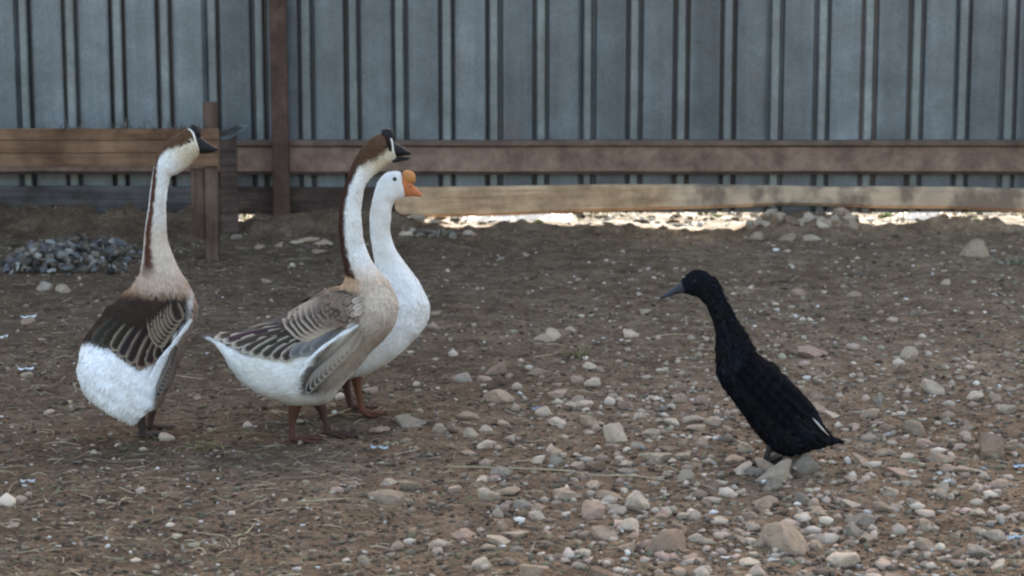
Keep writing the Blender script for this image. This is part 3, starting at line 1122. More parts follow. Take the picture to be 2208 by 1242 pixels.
# ================================================================== left goose (three-quarter rear view)
Y3 = G(312, 950).y + 0.05
lgse = empty('goose', (W(310, 950, Y3).x, Y3, 0))
tag(lgse, 'leftmost goose seen from behind, dark brown back and white rump, head turned right', 'goose')
ST3 = [
    (232, 880, 240, 886, 0.01, -0.165), (186, 850, 288, 909, 0.045, -0.150), (170, 808, 306, 898, 0.085, -0.125), (172, 768, 328, 884, 0.115, -0.09), (181, 738, 349, 866, 0.13, -0.05),
    (196, 712, 366, 836, 0.138, -0.01), (212, 690, 384, 790, 0.14, 0.03), (234, 664, 402, 745, 0.135, 0.06), (258, 642, 417, 704, 0.125, 0.08), (280, 624, 424, 672, 0.11, 0.09),
    (292, 608, 418, 643, 0.092, 0.09), (301, 592, 403, 612, 0.072, 0.085), (306, 572, 386, 583, 0.056, 0.08), (309, 548, 372, 552, 0.045, 0.075), (312, 515, 360, 516, 0.036, 0.07),
    (316, 480, 357, 480, 0.031, 0.065), (322, 440, 357, 438, 0.028, 0.06), (327, 400, 361, 404, 0.027, 0.055), (333, 362, 368, 380, 0.028, 0.05), (345, 330, 383, 374, 0.029, 0.045),
    (364, 303, 400, 362, 0.031, 0.04), (386, 288, 417, 344, 0.032, 0.035), (404, 279, 427, 333, 0.030, 0.03), (418, 283, 431, 329, 0.022, 0.028), (424, 292, 433, 326, 0.014, 0.028)]
WING3 = [(170, 735), (198, 738), (220, 746), (240, 752), (262, 765), (280, 780), (300, 795), (318, 782), (335, 770), (352, 755), (362, 740), (380, 716), (400, 692), (408, 680)]


def col3(px, py, t_, th):
    if t_ >= 11:
        base = lerp((0.44, 0.33, 0.26), (0.62, 0.52, 0.44), ss(11, 13.0, t_))
        base = lerp(base, WHITE, ss(14.0, 16.5, t_))
        base = lerp(base, CREAM, ss(19, 21.0, t_))
        # dorsal stripe sits a little towards the camera from the edge
        cy = math.atan2(math.sin(th), math.cos(th))
        tgt = 0.95 if t_ < 17 else 0.95 - 0.95 * ss(17, 19.5, t_)
        wdt = 0.38 + 1.02 * ss(18.0, 21.5, t_)
        d = abs(cy - tgt) + 0.25 * (float(vnoise(px * 0.22, py * 0.22, 78)) - 0.5)
        k = ss(wdt + 0.13, wdt - 0.13, d) * ss(11.0, 12.6, t_)
        return lerp(base, lerp((0.10, 0.042, 0.030), BROWN, ss(18, 21, t_)), k)
    lo = poly_y(WING3, px)
    c = WHITE
    # breast and flank on the right
    edge = poly_y([(640, 412), (690, 403), (725, 385), (757, 366), (790, 350), (830, 338), (870, 330)], py)
    fl = lerp((0.30, 0.22, 0.175), (0.21, 0.165, 0.14), ss(700, 800, py))
    c = lerp(c, fl, ss(edge - 2, edge + 6, px))
    wing = ss(lo + 4, lo - 3, py) * (1 - ss(edge - 6, edge + 2, px) if py > 690 else 1 - ss(398, 414, px))
    wc = lerp((0.035, 0.023, 0.017), (0.34, 0.20, 0.13), ss(646, 612, py))
    c = lerp(c, wc, wing)
    return lerp(c, (0.44, 0.33, 0.26), ss(8.8, 11, t_) * ss(655, 615, py))


body3, P3, C3, T3, F3 = loft('body', ST3, Y3, M_PLUM, lgse, col3, rings=150, seg=48, lump=0.06, seed=3)
tree3 = bvh_of(P3.reshape(-1, 3), F3)


def fn3(t_, th):
    if t_ > 22: return (0.006, 0.1, 0.5)
    if t_ > 11.5: return (0.011, 0.10, 0.5)
    if t_ < 6: return (0.018, 0.06, 0.38)
    return (0.016, 0.08, 0.45)


coat(lgse, P3, C3, T3, fn3, 20000, 9)
DB = (0.030, 0.021, 0.017); PB = (0.33, 0.25, 0.19)
# long wing feathers that end over the white rump
for n_, (a_, b_, w_) in enumerate([((248, 690), (203, 742), 30), ((262, 694), (222, 750), 28), ((278, 700), (243, 758), 28), ((296, 706), (258, 772), 28), ((312, 712), (276, 786), 28),
                                   ((330, 718), (298, 797), 30), ((345, 722), (316, 788), 28), ((355, 722), (334, 776), 24), ((365, 716), (350, 762), 20)]):
    feather(tree3, a_, b_, w_, tuple(c * random.uniform(0.8, 1.2) for c in DB), PB if n_ > 1 else (0.12, 0.09, 0.07), lgse, off=0.005 + 0.0013 * n_, rim=0.6 if n_ > 1 else 0.3, square=0.35)
# barred coverts on the right side of the back
for k in range(8):
    f = k / 7
    a_ = (330 + 48 * f, 700 - 38 * f); b_ = (352 + 34 * f, 748 - 54 * f)
    feather(tree3, (a_[0] - 6, a_[1] - 12), (b_[0] - 4, b_[1]), 34 - 6 * f, tuple(c * 1.15 for c in DB), (0.34, 0.26, 0.19), lgse, off=0.016 + 0.0014 * k, rim=0.6, square=0.4)
# white edge of the flank
WL = [(322, 812), (336, 780), (350, 762), (366, 742), (384, 716), (402, 692)]
for n_, ((a0, a1), (b0, b1)) in enumerate(zip(WL[1:], WL)):
    feather(tree3, (a0 + 5, a1 - 5), (b0 - 5, b1 + 6), 8, WHITE, WHITE, lgse, off=0.036 + 0.001 * n_, square=0.6)
# barred flank
for k in range(8):
    f = k / 7
    x = 340 + 26 * f; y = 826 - 56 * f
    feather(tree3, (x + 12, y - 24), (x - 3, y + 30 - 8 * f), 13, lerp((0.03, 0.03, 0.032), (0.12, 0.09, 0.075), f), (0.34, 0.29, 0.25), lgse, off=0.006 + 0.001 * k, rim=0.7 - 0.3 * f, square=0.4)
bill(lgse, [(419, 284, 428, 330, 0.024, 0.03), (430, 292, 434, 332, 0.020, 0.028), (442, 302, 441, 331, 0.017, 0.026), (455, 311, 454, 329, 0.014, 0.024), (465, 317, 464, 327, 0.010, 0.022), (471, 321, 470, 325, 0.004, 0.022)], Y3, BK, 'bill')
loft('knob', [(409, 274, 411, 288, 0.005, 0.03), (413, 268, 416, 294, 0.014, 0.03), (421, 267, 425, 298, 0.018, 0.03), (428, 272, 431, 298, 0.016, 0.03), (432, 280, 434, 294, 0.009, 0.03)], Y3, M_BILL, lgse, lambda *a: BK, rings=24, seg=20)
face_line(lgse, tree3, [(405, 279), (411, 281), (417, 289), (421, 303), (425, 315), (429, 325)], 0.0034, (0.72, 0.69, 0.62), Y3, mirror=False)
for sg in (-1, 1):
    ellipsoid('eye', W(411, 303, Y3 + 0.033) + Vector((0, sg * 0.0315, 0)), (0.0055, 0.004, 0.0055), M_EYE, lgse, (0, 0, 0))
leg(lgse, [(298, 868), (303, 895), (306, 922), (308, 946)], Y3 - 0.02, [0.022, 0.016, 0.011, 0.011], (0.045, 0.032, 0.03), 10, 0.085)
leg(lgse, [(330, 858), (327, 888), (322, 918), (320, 940)], Y3 + 0.10, [0.022, 0.013, 0.0095, 0.0095], (0.06, 0.035, 0.03), 25, 0.085)

# ================================================================== black duck
Y4 = G(1665, 1008).y + 0.02
duck = empty('duck', (W(1680, 1008, Y4).x, Y4, 0))
tag(duck, 'black upright duck with slate-blue bill standing among the stones, facing the geese', 'duck')
ST4 = [
    (1806, 949, 1806, 953, 0.004, 0), (1790, 938, 1788, 958, 0.02, 0), (1775, 918, 1758, 966, 0.04, 0), (1760, 893, 1722, 974, 0.06, 0), (1742, 868, 1688, 978, 0.072, 0), (1722, 845, 1655, 958, 0.082, 0),
    (1702, 826, 1622, 920, 0.088, 0), (1684, 803, 1590, 876, 0.090, 0), (1662, 786, 1564, 838, 0.088, 0), (1638, 772, 1548, 802, 0.078, 0), (1624, 752, 1545, 765, 0.066, 0), (1611, 729, 1545, 738, 0.055, 0),
    (1596, 706, 1543, 712, 0.045, 0), (1582, 682, 1538, 692, 0.037, 0), (1571, 660, 1531, 674, 0.031, 0), (1560, 638, 1524, 659, 0.028, 0), (1549, 616, 1512, 645, 0.027, 0),
    (1534, 595, 1499, 638, 0.030, 0), (1513, 584, 1488, 635, 0.031, 0), (1493, 585, 1480, 633, 0.027, 0), (1477, 598, 1472, 630, 0.018, 0), (1469, 606, 1469, 627, 0.012, 0)]


def col4(px, py, t_, th):
    return lerp(BLACK, (0.010, 0.012, 0.018), 0.5 + 0.5 * math.sin(px * 0.09) * math.cos(py * 0.07))


body4, P4, C4, T4, F4 = loft('body', ST4, Y4, M_DUCK, duck, col4, rings=130, seg=40, lump=0.08, seed=4)
tree4 = bvh_of(P4.reshape(-1, 3), F4)


def fn4(t_, th):
    if t_ > 17: return (0.006, 0.12, 0.5)
    if t_ > 10: return (0.014, 0.42 if math.cos(th) > 0.2 else 0.15, 0.4)
    return (0.022, 0.18, 0.5)


coat(duck, P4, C4, T4, fn4, 9000, 12, m_=M_DUCK, jitter=0.3, soft=0.5)
for k in range(7):
    f = k / 6
    feather(tree4, (1640 + 30 * f, 812 + 6 * f), (1742 + 16 * f, 886 + 14 * f - 30 * (1 - f)), 30, (0.006, 0.006, 0.008), (0.010, 0.010, 0.013), duck, m_=M_DUCK, off=0.006 + 0.0015 * k, rim=0.8, mirror_Y=Y4, square=0.3)
for k in range(6):
    for q in range(4):
        feather(tree4, (1592 + k * 16 + q * 10, 806 + k * 17 - q * 14), (1618 + k * 16 + q * 10, 838 + k * 17 - q * 14), 26, (0.006, 0.006, 0.008), (0.009, 0.010, 0.012), duck, m_=M_DUCK, off=0.004 + 0.001 * (6 - k), rim=0.7, mirror_Y=Y4, square=0.5)
# one pale feather edge at the rump
vs, fs = tube([W(1751, 900, Y4 - 0.05), W(1762, 912, Y4 - 0.056), W(1775, 927, Y4 - 0.05), W(1787, 939, Y4 - 0.035)], [0.001, 0.0028, 0.0026, 0.0008], 8)
o = mesh('feather', vs, fs, M_FEATH, duck, cols=[(0.50, 0.45, 0.42)] * len(vs)); o['label'] = 'single pale feather at the rump'
SL = (0.032, 0.038, 0.048)
bill(duck, [(1476, 600, 1477, 632, 0.019, 0), (1466, 609, 1467, 633, 0.016, 0), (1454, 618, 1455, 635, 0.014, 0), (1442, 627, 1443, 639, 0.014, 0), (1431, 634, 1432, 643, 0.012, 0), (1424, 639, 1425, 643, 0.006, 0)], Y4, SL, 'bill', tipc=(0.014, 0.016, 0.02))
for sg in (-1, 1):
    ellipsoid('eye', W(1497, 603, Y4) + Vector((0, sg * 0.0285, 0)), (0.0045, 0.003, 0.0045), M_EYE, duck, (0, 0, 0))
leg(duck, [(1668, 940), (1660, 966), (1652, 988), (1650, 1006)], Y4 - 0.02, [0.018, 0.011, 0.0075, 0.008], (0.03, 0.027, 0.025), 185, 0.06)
leg(duck, [(1700, 950), (1696, 972), (1690, 992), (1690, 1006)], Y4 + 0.04, [0.018, 0.011, 0.0075, 0.008], (0.03, 0.027, 0.025), 170, 0.06)

# ------------------------------------------------------------------ stones
STONE_MESHES = []


def icosphere(sub):
    import bmesh
    bm = bmesh.new()
    bmesh.ops.create_icosphere(bm, subdivisions=sub, radius=1.0)
    vs = [v.co.copy() for v in bm.verts]
    fs = [tuple(v.index for v in f.verts) for f in bm.faces]
    bm.free()
    return vs, fs


ICO3 = icosphere(3)
for s_ in range(12):
    r_ = random.Random(100 + s_)
    planes = []
    for _ in range(11):
        d = Vector((r_.gauss(0, 1), r_.gauss(0, 1), r_.gauss(0, 0.8))).normalized()
        planes.append((d, r_.uniform(0.34, 0.78)))
    vs = []
    for v in ICO3[0]:
        p = v.copy()
        for d, k in planes:
            e = p.dot(d) - k
            if e > 0: p -= d * e
        n_ = float(vnoise(p.x * 3 + s_ * 9, p.y * 3 + p.z * 2.1, 61)) - 0.5
        n2_ = float(vnoise(p.x * 8 + s_ * 9, p.y * 8 + p.z * 7.1, 62)) - 0.5
        p *= 1.15 + 0.22 * n_ + 0.12 * n2_
        vs.append(p)
    me = bpy.data.meshes.new('stone')
    me.from_pydata([tuple(v) for v in vs], [], ICO3[1])
    me.materials.append(SM['tan'])
    me.polygons.foreach_set('use_smooth', [True] * len(me.polygons))
    me.set_sharp_from_angle(angle=math.radians(24))
    STONE_MESHES.append(me)

BIG = [  # x, y (centre), width, height in photo pixels, label
    (843, 1072, 75, 26, 'long ochre stone lying alone below the feet of the middle goose'),
    (1373, 1077, 50, 50, 'pale pointed stone standing taller than the stones beside it'),
    (1437, 1174, 88, 34, 'long flat brownish stone near the lower edge, right of centre'),
    (1284, 1099, 56, 50, 'pinkish tan stone left of the pale pointed stone'),
    (1146, 1230, 62, 40, 'orange-tan stone cut by the bottom edge of the picture'),
    (1327, 932, 50, 52, 'knobbly pale yellowish stone between the white goose and the duck'),
    (1679, 1020, 78, 48, 'pale angular stone right in front of the feet of the duck'),
    (1741, 996, 60, 54, 'grey upright stone under the tail of the duck'),
    (1690, 1168, 92, 56, 'largest stone, a sandy lump near the bottom below the duck'),
    (1818, 1209, 60, 32, 'cream flat-topped stone right of the largest sandy lump'),
    (2142, 953, 64, 66, 'lumpy brown stone near the right edge'),
    (1749, 760, 60, 22, 'rounded oblong pebble with a pale end, behind the back of the duck'),
    (2105, 538, 56, 34, 'yellowish weathered stone near the fence at the far right'),
    (1190, 720, 36, 34, 'pale triangular stone alone on bare dirt in mid yard'),
    (2010, 837, 48, 24, 'flat cream stone right of the duck'),
    (1893, 859, 30, 24, 'small greenish white stone right of the duck'),
    (1075, 797, 44, 30, 'grey-brown stone right of the white goose'),
    (1864, 1120, 62, 28, 'long smooth grey stone, below and right of the duck'),
]
MED = [(1650, 996, 48, 50), (1622, 1010, 46, 26), (1700, 990, 30, 24), (882, 1045, 46, 25), (841, 1037, 39, 24), (1099, 1054, 46, 30), (1124, 1085, 40, 24), (1219, 1061, 64, 32), (1299, 1145, 54, 34), (1352, 1174, 54, 36), (1295, 1232, 57, 26),
       (1078, 1161, 68, 22), (1117, 1149, 53, 20), (945, 1168, 57, 26), (784, 1206, 22, 26), (1053, 1179, 28, 18), (1003, 1149, 46, 18), (989, 923, 40, 26), (1014, 930, 32, 22), (1048, 917, 32, 22),
       (882, 908, 72, 24), (1099, 940, 32, 28), (1199, 985, 32, 40), (1160, 988, 32, 22), (1423, 981, 60, 32), (1014, 974, 28, 18), (1074, 853, 54, 34), (1348, 871, 28, 32), (1377, 892, 32, 28),
       (823, 917, 36, 22), (1309, 1065, 54, 24), (1466, 828, 30, 18), (1355, 1131, 46, 30), (1473, 949, 28, 30), (1501, 1206, 44, 22), (1878, 887, 40, 28), (1857, 989, 46, 32), (1907, 973, 40, 25),
       (1978, 921, 54, 32), (1918, 914, 32, 32), (1884, 939, 42, 32), (1939, 1017, 72, 22), (2028, 985, 60, 22), (1605, 957, 40, 40), (1512, 953, 30, 30), (1544, 1046, 44, 22), (1580, 1037, 36, 18),
       (1658, 1078, 60, 22), (1836, 1085, 46, 18), (1765, 1102, 44, 20), (1839, 1142, 32, 32), (1903, 1092, 40, 30), (1925, 1056, 40, 30), (2120, 1188, 54, 28), (2071, 1192, 32, 20), (1996, 953, 56, 22),
       (2035, 1049, 28, 28), (1968, 1081, 46, 18), (1594, 1060, 36, 14), (1601, 1010, 60, 24), (2152, 1216, 46, 22), (1487, 1234, 30, 22), (1839, 632, 28, 14), (1721, 628, 22, 20), (1974, 670, 22, 20),
       (1922, 687, 22, 18), (1168, 727, 40, 16), (1229, 707, 28, 18), (2040, 608, 20, 12), (1800, 505, 18, 9), (1134, 547, 18, 12), (1080, 556, 20, 10), (572, 604, 22, 18), (100, 612, 34, 30), (135, 622, 30, 22),
       (60, 690, 26, 18), (56, 804, 30, 18), (1500, 900, 44, 26), (1540, 905, 36, 22), (1450, 905, 40, 24), (1465, 860, 36, 22), (1560, 940, 30, 24), (1410, 930, 36, 26), (1580, 985, 40, 24), (1500, 1000, 40, 22),
       (2050, 880, 44, 24), (2100, 850, 34, 20), (2170, 880, 40, 26), (1960, 980, 40, 24), (2080, 1010, 46, 22), (2160, 1040, 36, 24), (2110, 1100, 40, 24), (2000, 1130, 44, 22), (2060, 1150, 36, 22), (1950, 1180, 40, 22),
       (1760, 1170, 34, 22), (1600, 1160, 36, 20), (1560, 1120, 40, 20), (1620, 1110, 30, 18), (1480, 1110, 34, 20), (1420, 1110, 30, 22), (1240, 1000, 30, 22), (1260, 1190, 36, 20), (1190, 1200, 34, 18), (1100, 1210, 30, 18),
       (640, 490, 40, 14), (690, 492, 44, 14), (660, 512, 46, 14), (600, 508, 30, 12), (560, 500, 26, 12), (700, 520, 36, 12), (510, 492, 22, 12), (30, 1130, 26, 12)]
count_stone = 0


def where(x, y):
    if y < 540: return 'by the foot of the fence'
    if x < 160: return 'left of the leftmost goose'
    if x < 430:
        return 'beside the leftmost goose' if y < 900 else ('just below the leftmost goose' if y < 1080 else "low down, below the leftmost goose")
    if x < 620:
        return "between two brown geese" if y < 960 else "below the gap between two geese"
    if x < 830:
        return 'below the feet of the middle goose' if y < 1100 else "low down, below the middle goose"
    if x < 1080:
        return "right of the white goose" if y < 860 else ('right of the feet of the white goose' if y < 1000 else ("right of the lone ochre stone" if y < 1130 else "low down, near the orange-tan stone"))
    if x < 1420:
        return "left of the duck's bill" if y < 800 else ('midway between geese and duck' if y < 960 else ('near the pale pointed stone' if y < 1110 else "low down below the pointed stone"))
    if x < 1620:
        return 'behind the duck' if y < 780 else ('left of the breast of the duck' if y < 990 else ('left of the feet of the duck' if y < 1100 else "left of the largest sandy lump"))
    if x < 1800:
        return 'behind the duck' if y < 900 else ('around the feet of the duck' if y < 1080 else 'around the largest sandy lump')
    if x < 2020:
        return "beyond the tail of the duck" if y < 820 else ('right of the tail of the duck' if y < 1000 else ('right of the feet of the duck' if y < 1120 else "right of the largest sandy lump"))
    return 'on bare dirt at the far right' if y < 820 else ("at the right edge beside the duck" if y < 1040 else 'in the bottom right corner')


def stone(px, py, w_, h_, label=None, group=None, colour=None, zoff=0.0):
    global count_stone
    p = G(px, py + h_ * 0.42)
    scl = p.y / FPX / math.cos(PITCH) * 1.02
    rx = w_ * scl / 2 * 1.3
    rz = h_ * scl / 2 * (1.25 if label else 0.98)
    cname = colour or random.choice(['tan', 'tan', 'cream', 'cream', 'cream', 'brown', 'grey', 'tan', 'pinkish', 'tan', 'cream'])
    me = STONE_MESHES[count_stone % len(STONE_MESHES)]
    o = bpy.data.objects.new('stone', me)
    o.scale = (rx * 1.05, rx * random.uniform(0.5, 0.9), rz * 1.15)
    o.rotation_euler = (random.uniform(-0.3, 0.3), random.uniform(-0.3, 0.3), random.uniform(-0.45, 0.45) + (math.pi if random.random() < 0.5 else 0))
    o.location = (p.x, p.y + rx * 0.3, p.z + rz * (0.38 if label else 0.24) + zoff)
    COL.objects.link(o)
    o.material_slots[0].link = 'OBJECT'
    o.material_slots[0].material = SM[cname]
    if label is None:
        size = 'large' if w_ >= 50 else ('middling' if w_ >= 34 else ('small' if w_ >= 24 else 'tiny'))
        ratio = h_ / w_
        shape = 'flat' if ratio < 0.45 else ('rounded' if ratio < 0.7 else 'blocky')
        label = f'{size} {shape} {cname} stone {where(px, py)}'
    tag(o, label, 'stone', group)
    count_stone += 1
    return o


BC = ['tan', 'cream', 'brown', 'pinkish', 'tan', 'cream', 'cream', 'grey', 'tan', 'cream', 'brown', 'pinkish', 'tan', 'cream', 'cream', 'grey', 'brown', 'grey']
for (x, y, w_, h_, lb), c_ in zip(BIG, BC):
    stone(x, y, w_, h_, lb, 'stones strewn over the dirt', c_)
for x, y, w_, h_ in MED:
    stone(x, y, w_, h_, None, 'stones strewn over the dirt')
# rubble on the earth bank under the fence
for x, y, w_, h_ in [(1632, 482, 26, 18), (1655, 468, 30, 20), (1682, 462, 34, 22), (1712, 458, 38, 24), (1745, 460, 34, 24), (1775, 466, 34, 20), (1806, 474, 30, 18), (1700, 482, 40, 18), (1750, 484, 44, 18), (1860, 482, 50, 14),
                     (900, 470, 30, 18), (930, 486, 34, 16), (960, 478, 26, 14), (885, 492, 40, 16), (1010, 500, 30, 14), (1632, 505, 26, 22)]:
    stone(x, y, w_, h_, None, 'stones strewn over the dirt', random.choice(['tan', 'cream', 'tan']))
for k in range(26):
    px = 1615 + k * 9.2
    yy = YF - 0.10 - 0.20 * random.random()
    x_ = xat(px, yy, 470)
    sz = random.uniform(0.024, 0.05)
    me = STONE_MESHES[k % 12]
    o = bpy.data.objects.new('stone', me); COL.objects.link(o)
    o.material_slots[0].link = 'OBJECT'
    cn_ = random.choice(['cream', 'tan', 'cream', 'brown'])
    o.material_slots[0].material = SM[cn_]
    o.scale = (sz, sz * 0.8, sz * random.uniform(0.5, 0.8)); o.rotation_euler = (0.2, random.uniform(-0.4, 0.4), random.uniform(0, 6))
    o.location = (x_, yy, h1(x_, yy) + sz * 0.2)
    tag(o, f'{"larger" if sz > 0.036 else "smaller"} {cn_} stone on the earth bank under the fence', 'stone', 'stones strewn over the dirt')
R_ = random.Random(5)
placed = [(x, y) for x, y, *_ in BIG] + [(x, y) for x, y, *_ in MED]
made = 0
while made < 130:
    x, y = R_.uniform(0, 2208), R_.uniform(640, 1242)
    dens = float(smooth(780, 1250, np.array(x))) * float(smooth(770, 900, np.array(y))) * (1 - 0.6 * float(smooth(1900, 2200, np.array(x)) * smooth(1000, 1150, np.array(y)))) + 0.02
    if R_.random() > dens: continue
    if any(abs(x - a) < 30 and abs(y - b_) < 16 for a, b_ in placed): continue
    placed.append((x, y))
    s_ = R_.uniform(18, 44)
    stone(x, y, s_, s_ * R_.uniform(0.4, 0.85), None, 'stones strewn over the dirt')
    made += 1


# ------------------------------------------------------------------ gravel, crumbs (stuff)
def scatter_px(n, dens, ymin=470, ymax=1400, rng=RNG):
    out = []
    n = int(n * 1.6)      # the scatter runs on past the edges of the view
    while len(out) < n:
        xs_ = rng.uniform(-480, 2690, n * 2); ys_ = rng.uniform(ymin, ymax, n * 2)
        d = dens(xs_, ys_)
        k = rng.random(n * 2) < d
        out += list(zip(xs_[k], ys_[k]))
    return out[:n]


def ground_pts(pp):
    a = np.array(pp)
    dx = (a[:, 0] - 1104) / FPX; dy = (621 - a[:, 1]) / FPX
    ry = math.cos(PITCH) + dy * math.sin(PITCH); rz = -math.sin(PITCH) + dy * math.cos(PITCH)
    z = np.zeros(len(a))
    for _ in range(4):
        t_ = (z - CAM.z) / rz
        x = dx * t_; y = ry * t_
        z = height(x, y)
    return x, y, z


ICO1 = icosphere(1)
I1V = np.array([tuple(v) for v in ICO1[0]]); I1F = np.array(ICO1[1])


def pebbles(name, pp, size_fn, pal, seed, outside=False):
    rng = np.random.default_rng(seed)
    x, y, z = ground_pts(pp)
    n = len(x)
    keep = (y > YF + 0.08) & (y < YF + 0.9) if outside else y < YF - 0.06
    x, y, z = x[keep], y[keep], z[keep]; n = len(x)
    s = size_fn(rng, n)
    nv = len(I1V)
    Vv = I1V[None, :, :] * (1 + rng.normal(0, 0.27, (n, nv, 1)))
    Vv = Vv * np.stack([s, s * rng.uniform(0.5, 1, n), s * rng.uniform(0.35, 0.75, n)], 1)[:, None, :]
    a = rng.uniform(0, 2 * math.pi, n); c, sn = np.cos(a)[:, None], np.sin(a)[:, None]
    xx = Vv[:, :, 0] * c - Vv[:, :, 1] * sn; yy = Vv[:, :, 0] * sn + Vv[:, :, 1] * c
    Vv = np.stack([xx + x[:, None], yy + y[:, None], Vv[:, :, 2] + z[:, None] + (s * 0.15)[:, None]], 2)
    Ff = (I1F[None] + (np.arange(n) * nv)[:, None, None]).reshape(-1, 3)
    pi = rng.choice(len(pal), n, p=np.array([q[0] for q in pal]) / sum(q[0] for q in pal))
    base = np.array([q[1] for q in pal])[pi] * rng.uniform(0.7, 1.25, (n, 1))
    cols = np.repeat(base[:, None, :], nv, 1).reshape(-1, 3)
    me = bpy.data.meshes.new(name)
    me.vertices.add(n * nv); me.vertices.foreach_set('co', Vv.ravel())
    me.loops.add(Ff.size); me.loops.foreach_set('vertex_index', Ff.ravel().astype(np.int32))
    me.polygons.add(len(Ff)); me.polygons.foreach_set('loop_start', np.arange(0, Ff.size, 3, dtype=np.int32))
    me.update(calc_edges=True)
    ca = me.color_attributes.new('col', 'FLOAT_COLOR', 'POINT')
    arr = np.ones((n * nv, 4), dtype=np.float32); arr[:, :3] = cols
    ca.data.foreach_set('color', arr.ravel())
    me.materials.append(M_CRUMB)
    o = bpy.data.objects.new(name, me); COL.objects.link(o)
    return o


EARTH = [(6, (0.095, 0.069, 0.050)), (3, (0.14, 0.105, 0.079)), (2, (0.20, 0.16, 0.125)), (1.0, (0.13, 0.11, 0.09)), (0.8, (0.32, 0.26, 0.20)), (0.4, (0.16, 0.09, 0.065)), (0.8, (0.15, 0.14, 0.09))]
PEB = [(4, (0.33, 0.26, 0.19)), (3, (0.21, 0.165, 0.125)), (2, (0.45, 0.37, 0.28)), (0.7, (0.28, 0.26, 0.23)), (0.4, (0.25, 0.15, 0.11)), (0.4, (0.6, 0.57, 0.53)), (0.5, (0.22, 0.22, 0.14))]
o = pebbles('dirt_clods', scatter_px(17000, lambda x, y: np.full_like(x, 1.0)), lambda r, n: np.clip(r.lognormal(-5.2, 0.4, n), 0.003, 0.014), EARTH, 3)
tag(o, 'brown crumbs and clods of dry dirt all over the yard', 'dirt', kind='stuff')
o = pebbles('gravel', scatter_px(2100, lambda x, y: 0.10 + 0.9 * smooth(800, 1500, x) * smooth(560, 950, y)), lambda r, n: np.clip(r.lognormal(-4.9, 0.42, n), 0.003, 0.017), PEB, 4)
tag(o, 'fine tan and grey gravel, thickest in the lower right of the yard', 'gravel', kind='stuff')
o = pebbles('small_rubble', scatter_px(650, lambda x, y: 0.04 + 0.96 * smooth(850, 1400, x) * smooth(700, 900, y), 560), lambda r, n: np.clip(r.lognormal(-4.2, 0.32, n), 0.008, 0.028), [(4, (0.42, 0.32, 0.25)), (2, (0.28, 0.205, 0.155)), (3, (0.54, 0.44, 0.355)), (0.8, (0.45, 0.31, 0.25))], 14)
tag(o, 'small tan rubble between the stones in the lower right', 'rubble', kind='stuff')
o = pebbles('pale_flecks', scatter_px(900, lambda x, y: 0.05 + 0.95 * smooth(1000, 1600, x) * (1 - 0.8 * smooth(820, 950, y)), 512), lambda r, n: np.clip(r.lognormal(-4.75, 0.38, n), 0.004, 0.018), [(3, (0.40, 0.32, 0.24)), (2, (0.50, 0.42, 0.32)), (3, (0.28, 0.22, 0.16)), (0.6, (0.60, 0.56, 0.50)), (0.6, (0.32, 0.31, 0.21))], 24)
tag(o, 'pale flecks of chips and crumbs on the bare dirt behind the duck', 'chips', kind='stuff')
o = pebbles('white_grit', scatter_px(650, lambda x, y: np.full_like(x, 1.0)), lambda r, n: np.clip(r.lognormal(-5.15, 0.3, n), 0.003, 0.010), [(1, (0.56, 0.52, 0.47)), (1, (0.42, 0.38, 0.33)), (1, (0.34, 0.29, 0.23))], 6)
tag(o, 'tiny white specks of grit and droppings on the dirt', 'grit', kind='stuff')


o = pebbles('outside_rubble', scatter_px(900, lambda x, y: np.full_like(x, 1.0), 435, 488), lambda r, n: np.clip(r.lognormal(-4.2, 0.5, n), 0.006, 0.04), [(3, (0.30, 0.27, 0.23)), (2, (0.6, 0.6, 0.6)), (2, (0.14, 0.11, 0.08)), (1, (0.12, 0.15, 0.07)), (1, (0.05, 0.045, 0.04))], 16, outside=True)
tag(o, 'sunlit pale rubble just outside, seen through the gap under the fence', 'rubble', kind='stuff')


# ------------------------------------------------------------------ straw litter (stuff)
def straw(name, pts, lens, wid, pal, seed, zoff=0.004, arch=0.006):
    rng = np.random.default_rng(seed)
    vs, fs, cs = [], [], []
    for (x, y) in pts:
        L = lens(rng); a = rng.normal(0, 0.8) if rng.random() < 0.7 else rng.uniform(0, math.pi)
        k = rng.normal(0, 0.6)
        n = 5
        col = np.array(pal[rng.integers(len(pal))]) * rng.uniform(0.7, 1.2)
        px_, py_ = x, y
        wd = wid * rng.uniform(0.6, 1.4)
        row = []
        for i_ in range(n + 1):
            row.append((px_, py_))
            px_ += math.cos(a) * L / n; py_ += math.sin(a) * L / n; a += k / n
        b0 = len(vs)
        hz = height(np.array([r[0] for r in row]), np.array([r[1] for r in row]))
        li = rng.uniform(0, arch)
        for i_, (qx, qy) in enumerate(row):
            aa = a - k * (n - i_) / n
            ox, oy = -math.sin(aa) * wd / 2, math.cos(aa) * wd / 2
            zz = hz[i_] + zoff + li * math.sin(math.pi * i_ / n)
            vs += [(qx + ox, qy + oy, zz), (qx, qy, zz + wd * 0.5), (qx - ox, qy - oy, zz)]
            cs += [col, col * 1.05, col]
        for i_ in range(n):
            q = b0 + i_ * 3
            fs += [(q, q + 3, q + 4, q + 1), (q + 1, q + 4, q + 5, q + 2)]
    return mesh(name, vs, fs, M_STRAW, None, cols=cs)


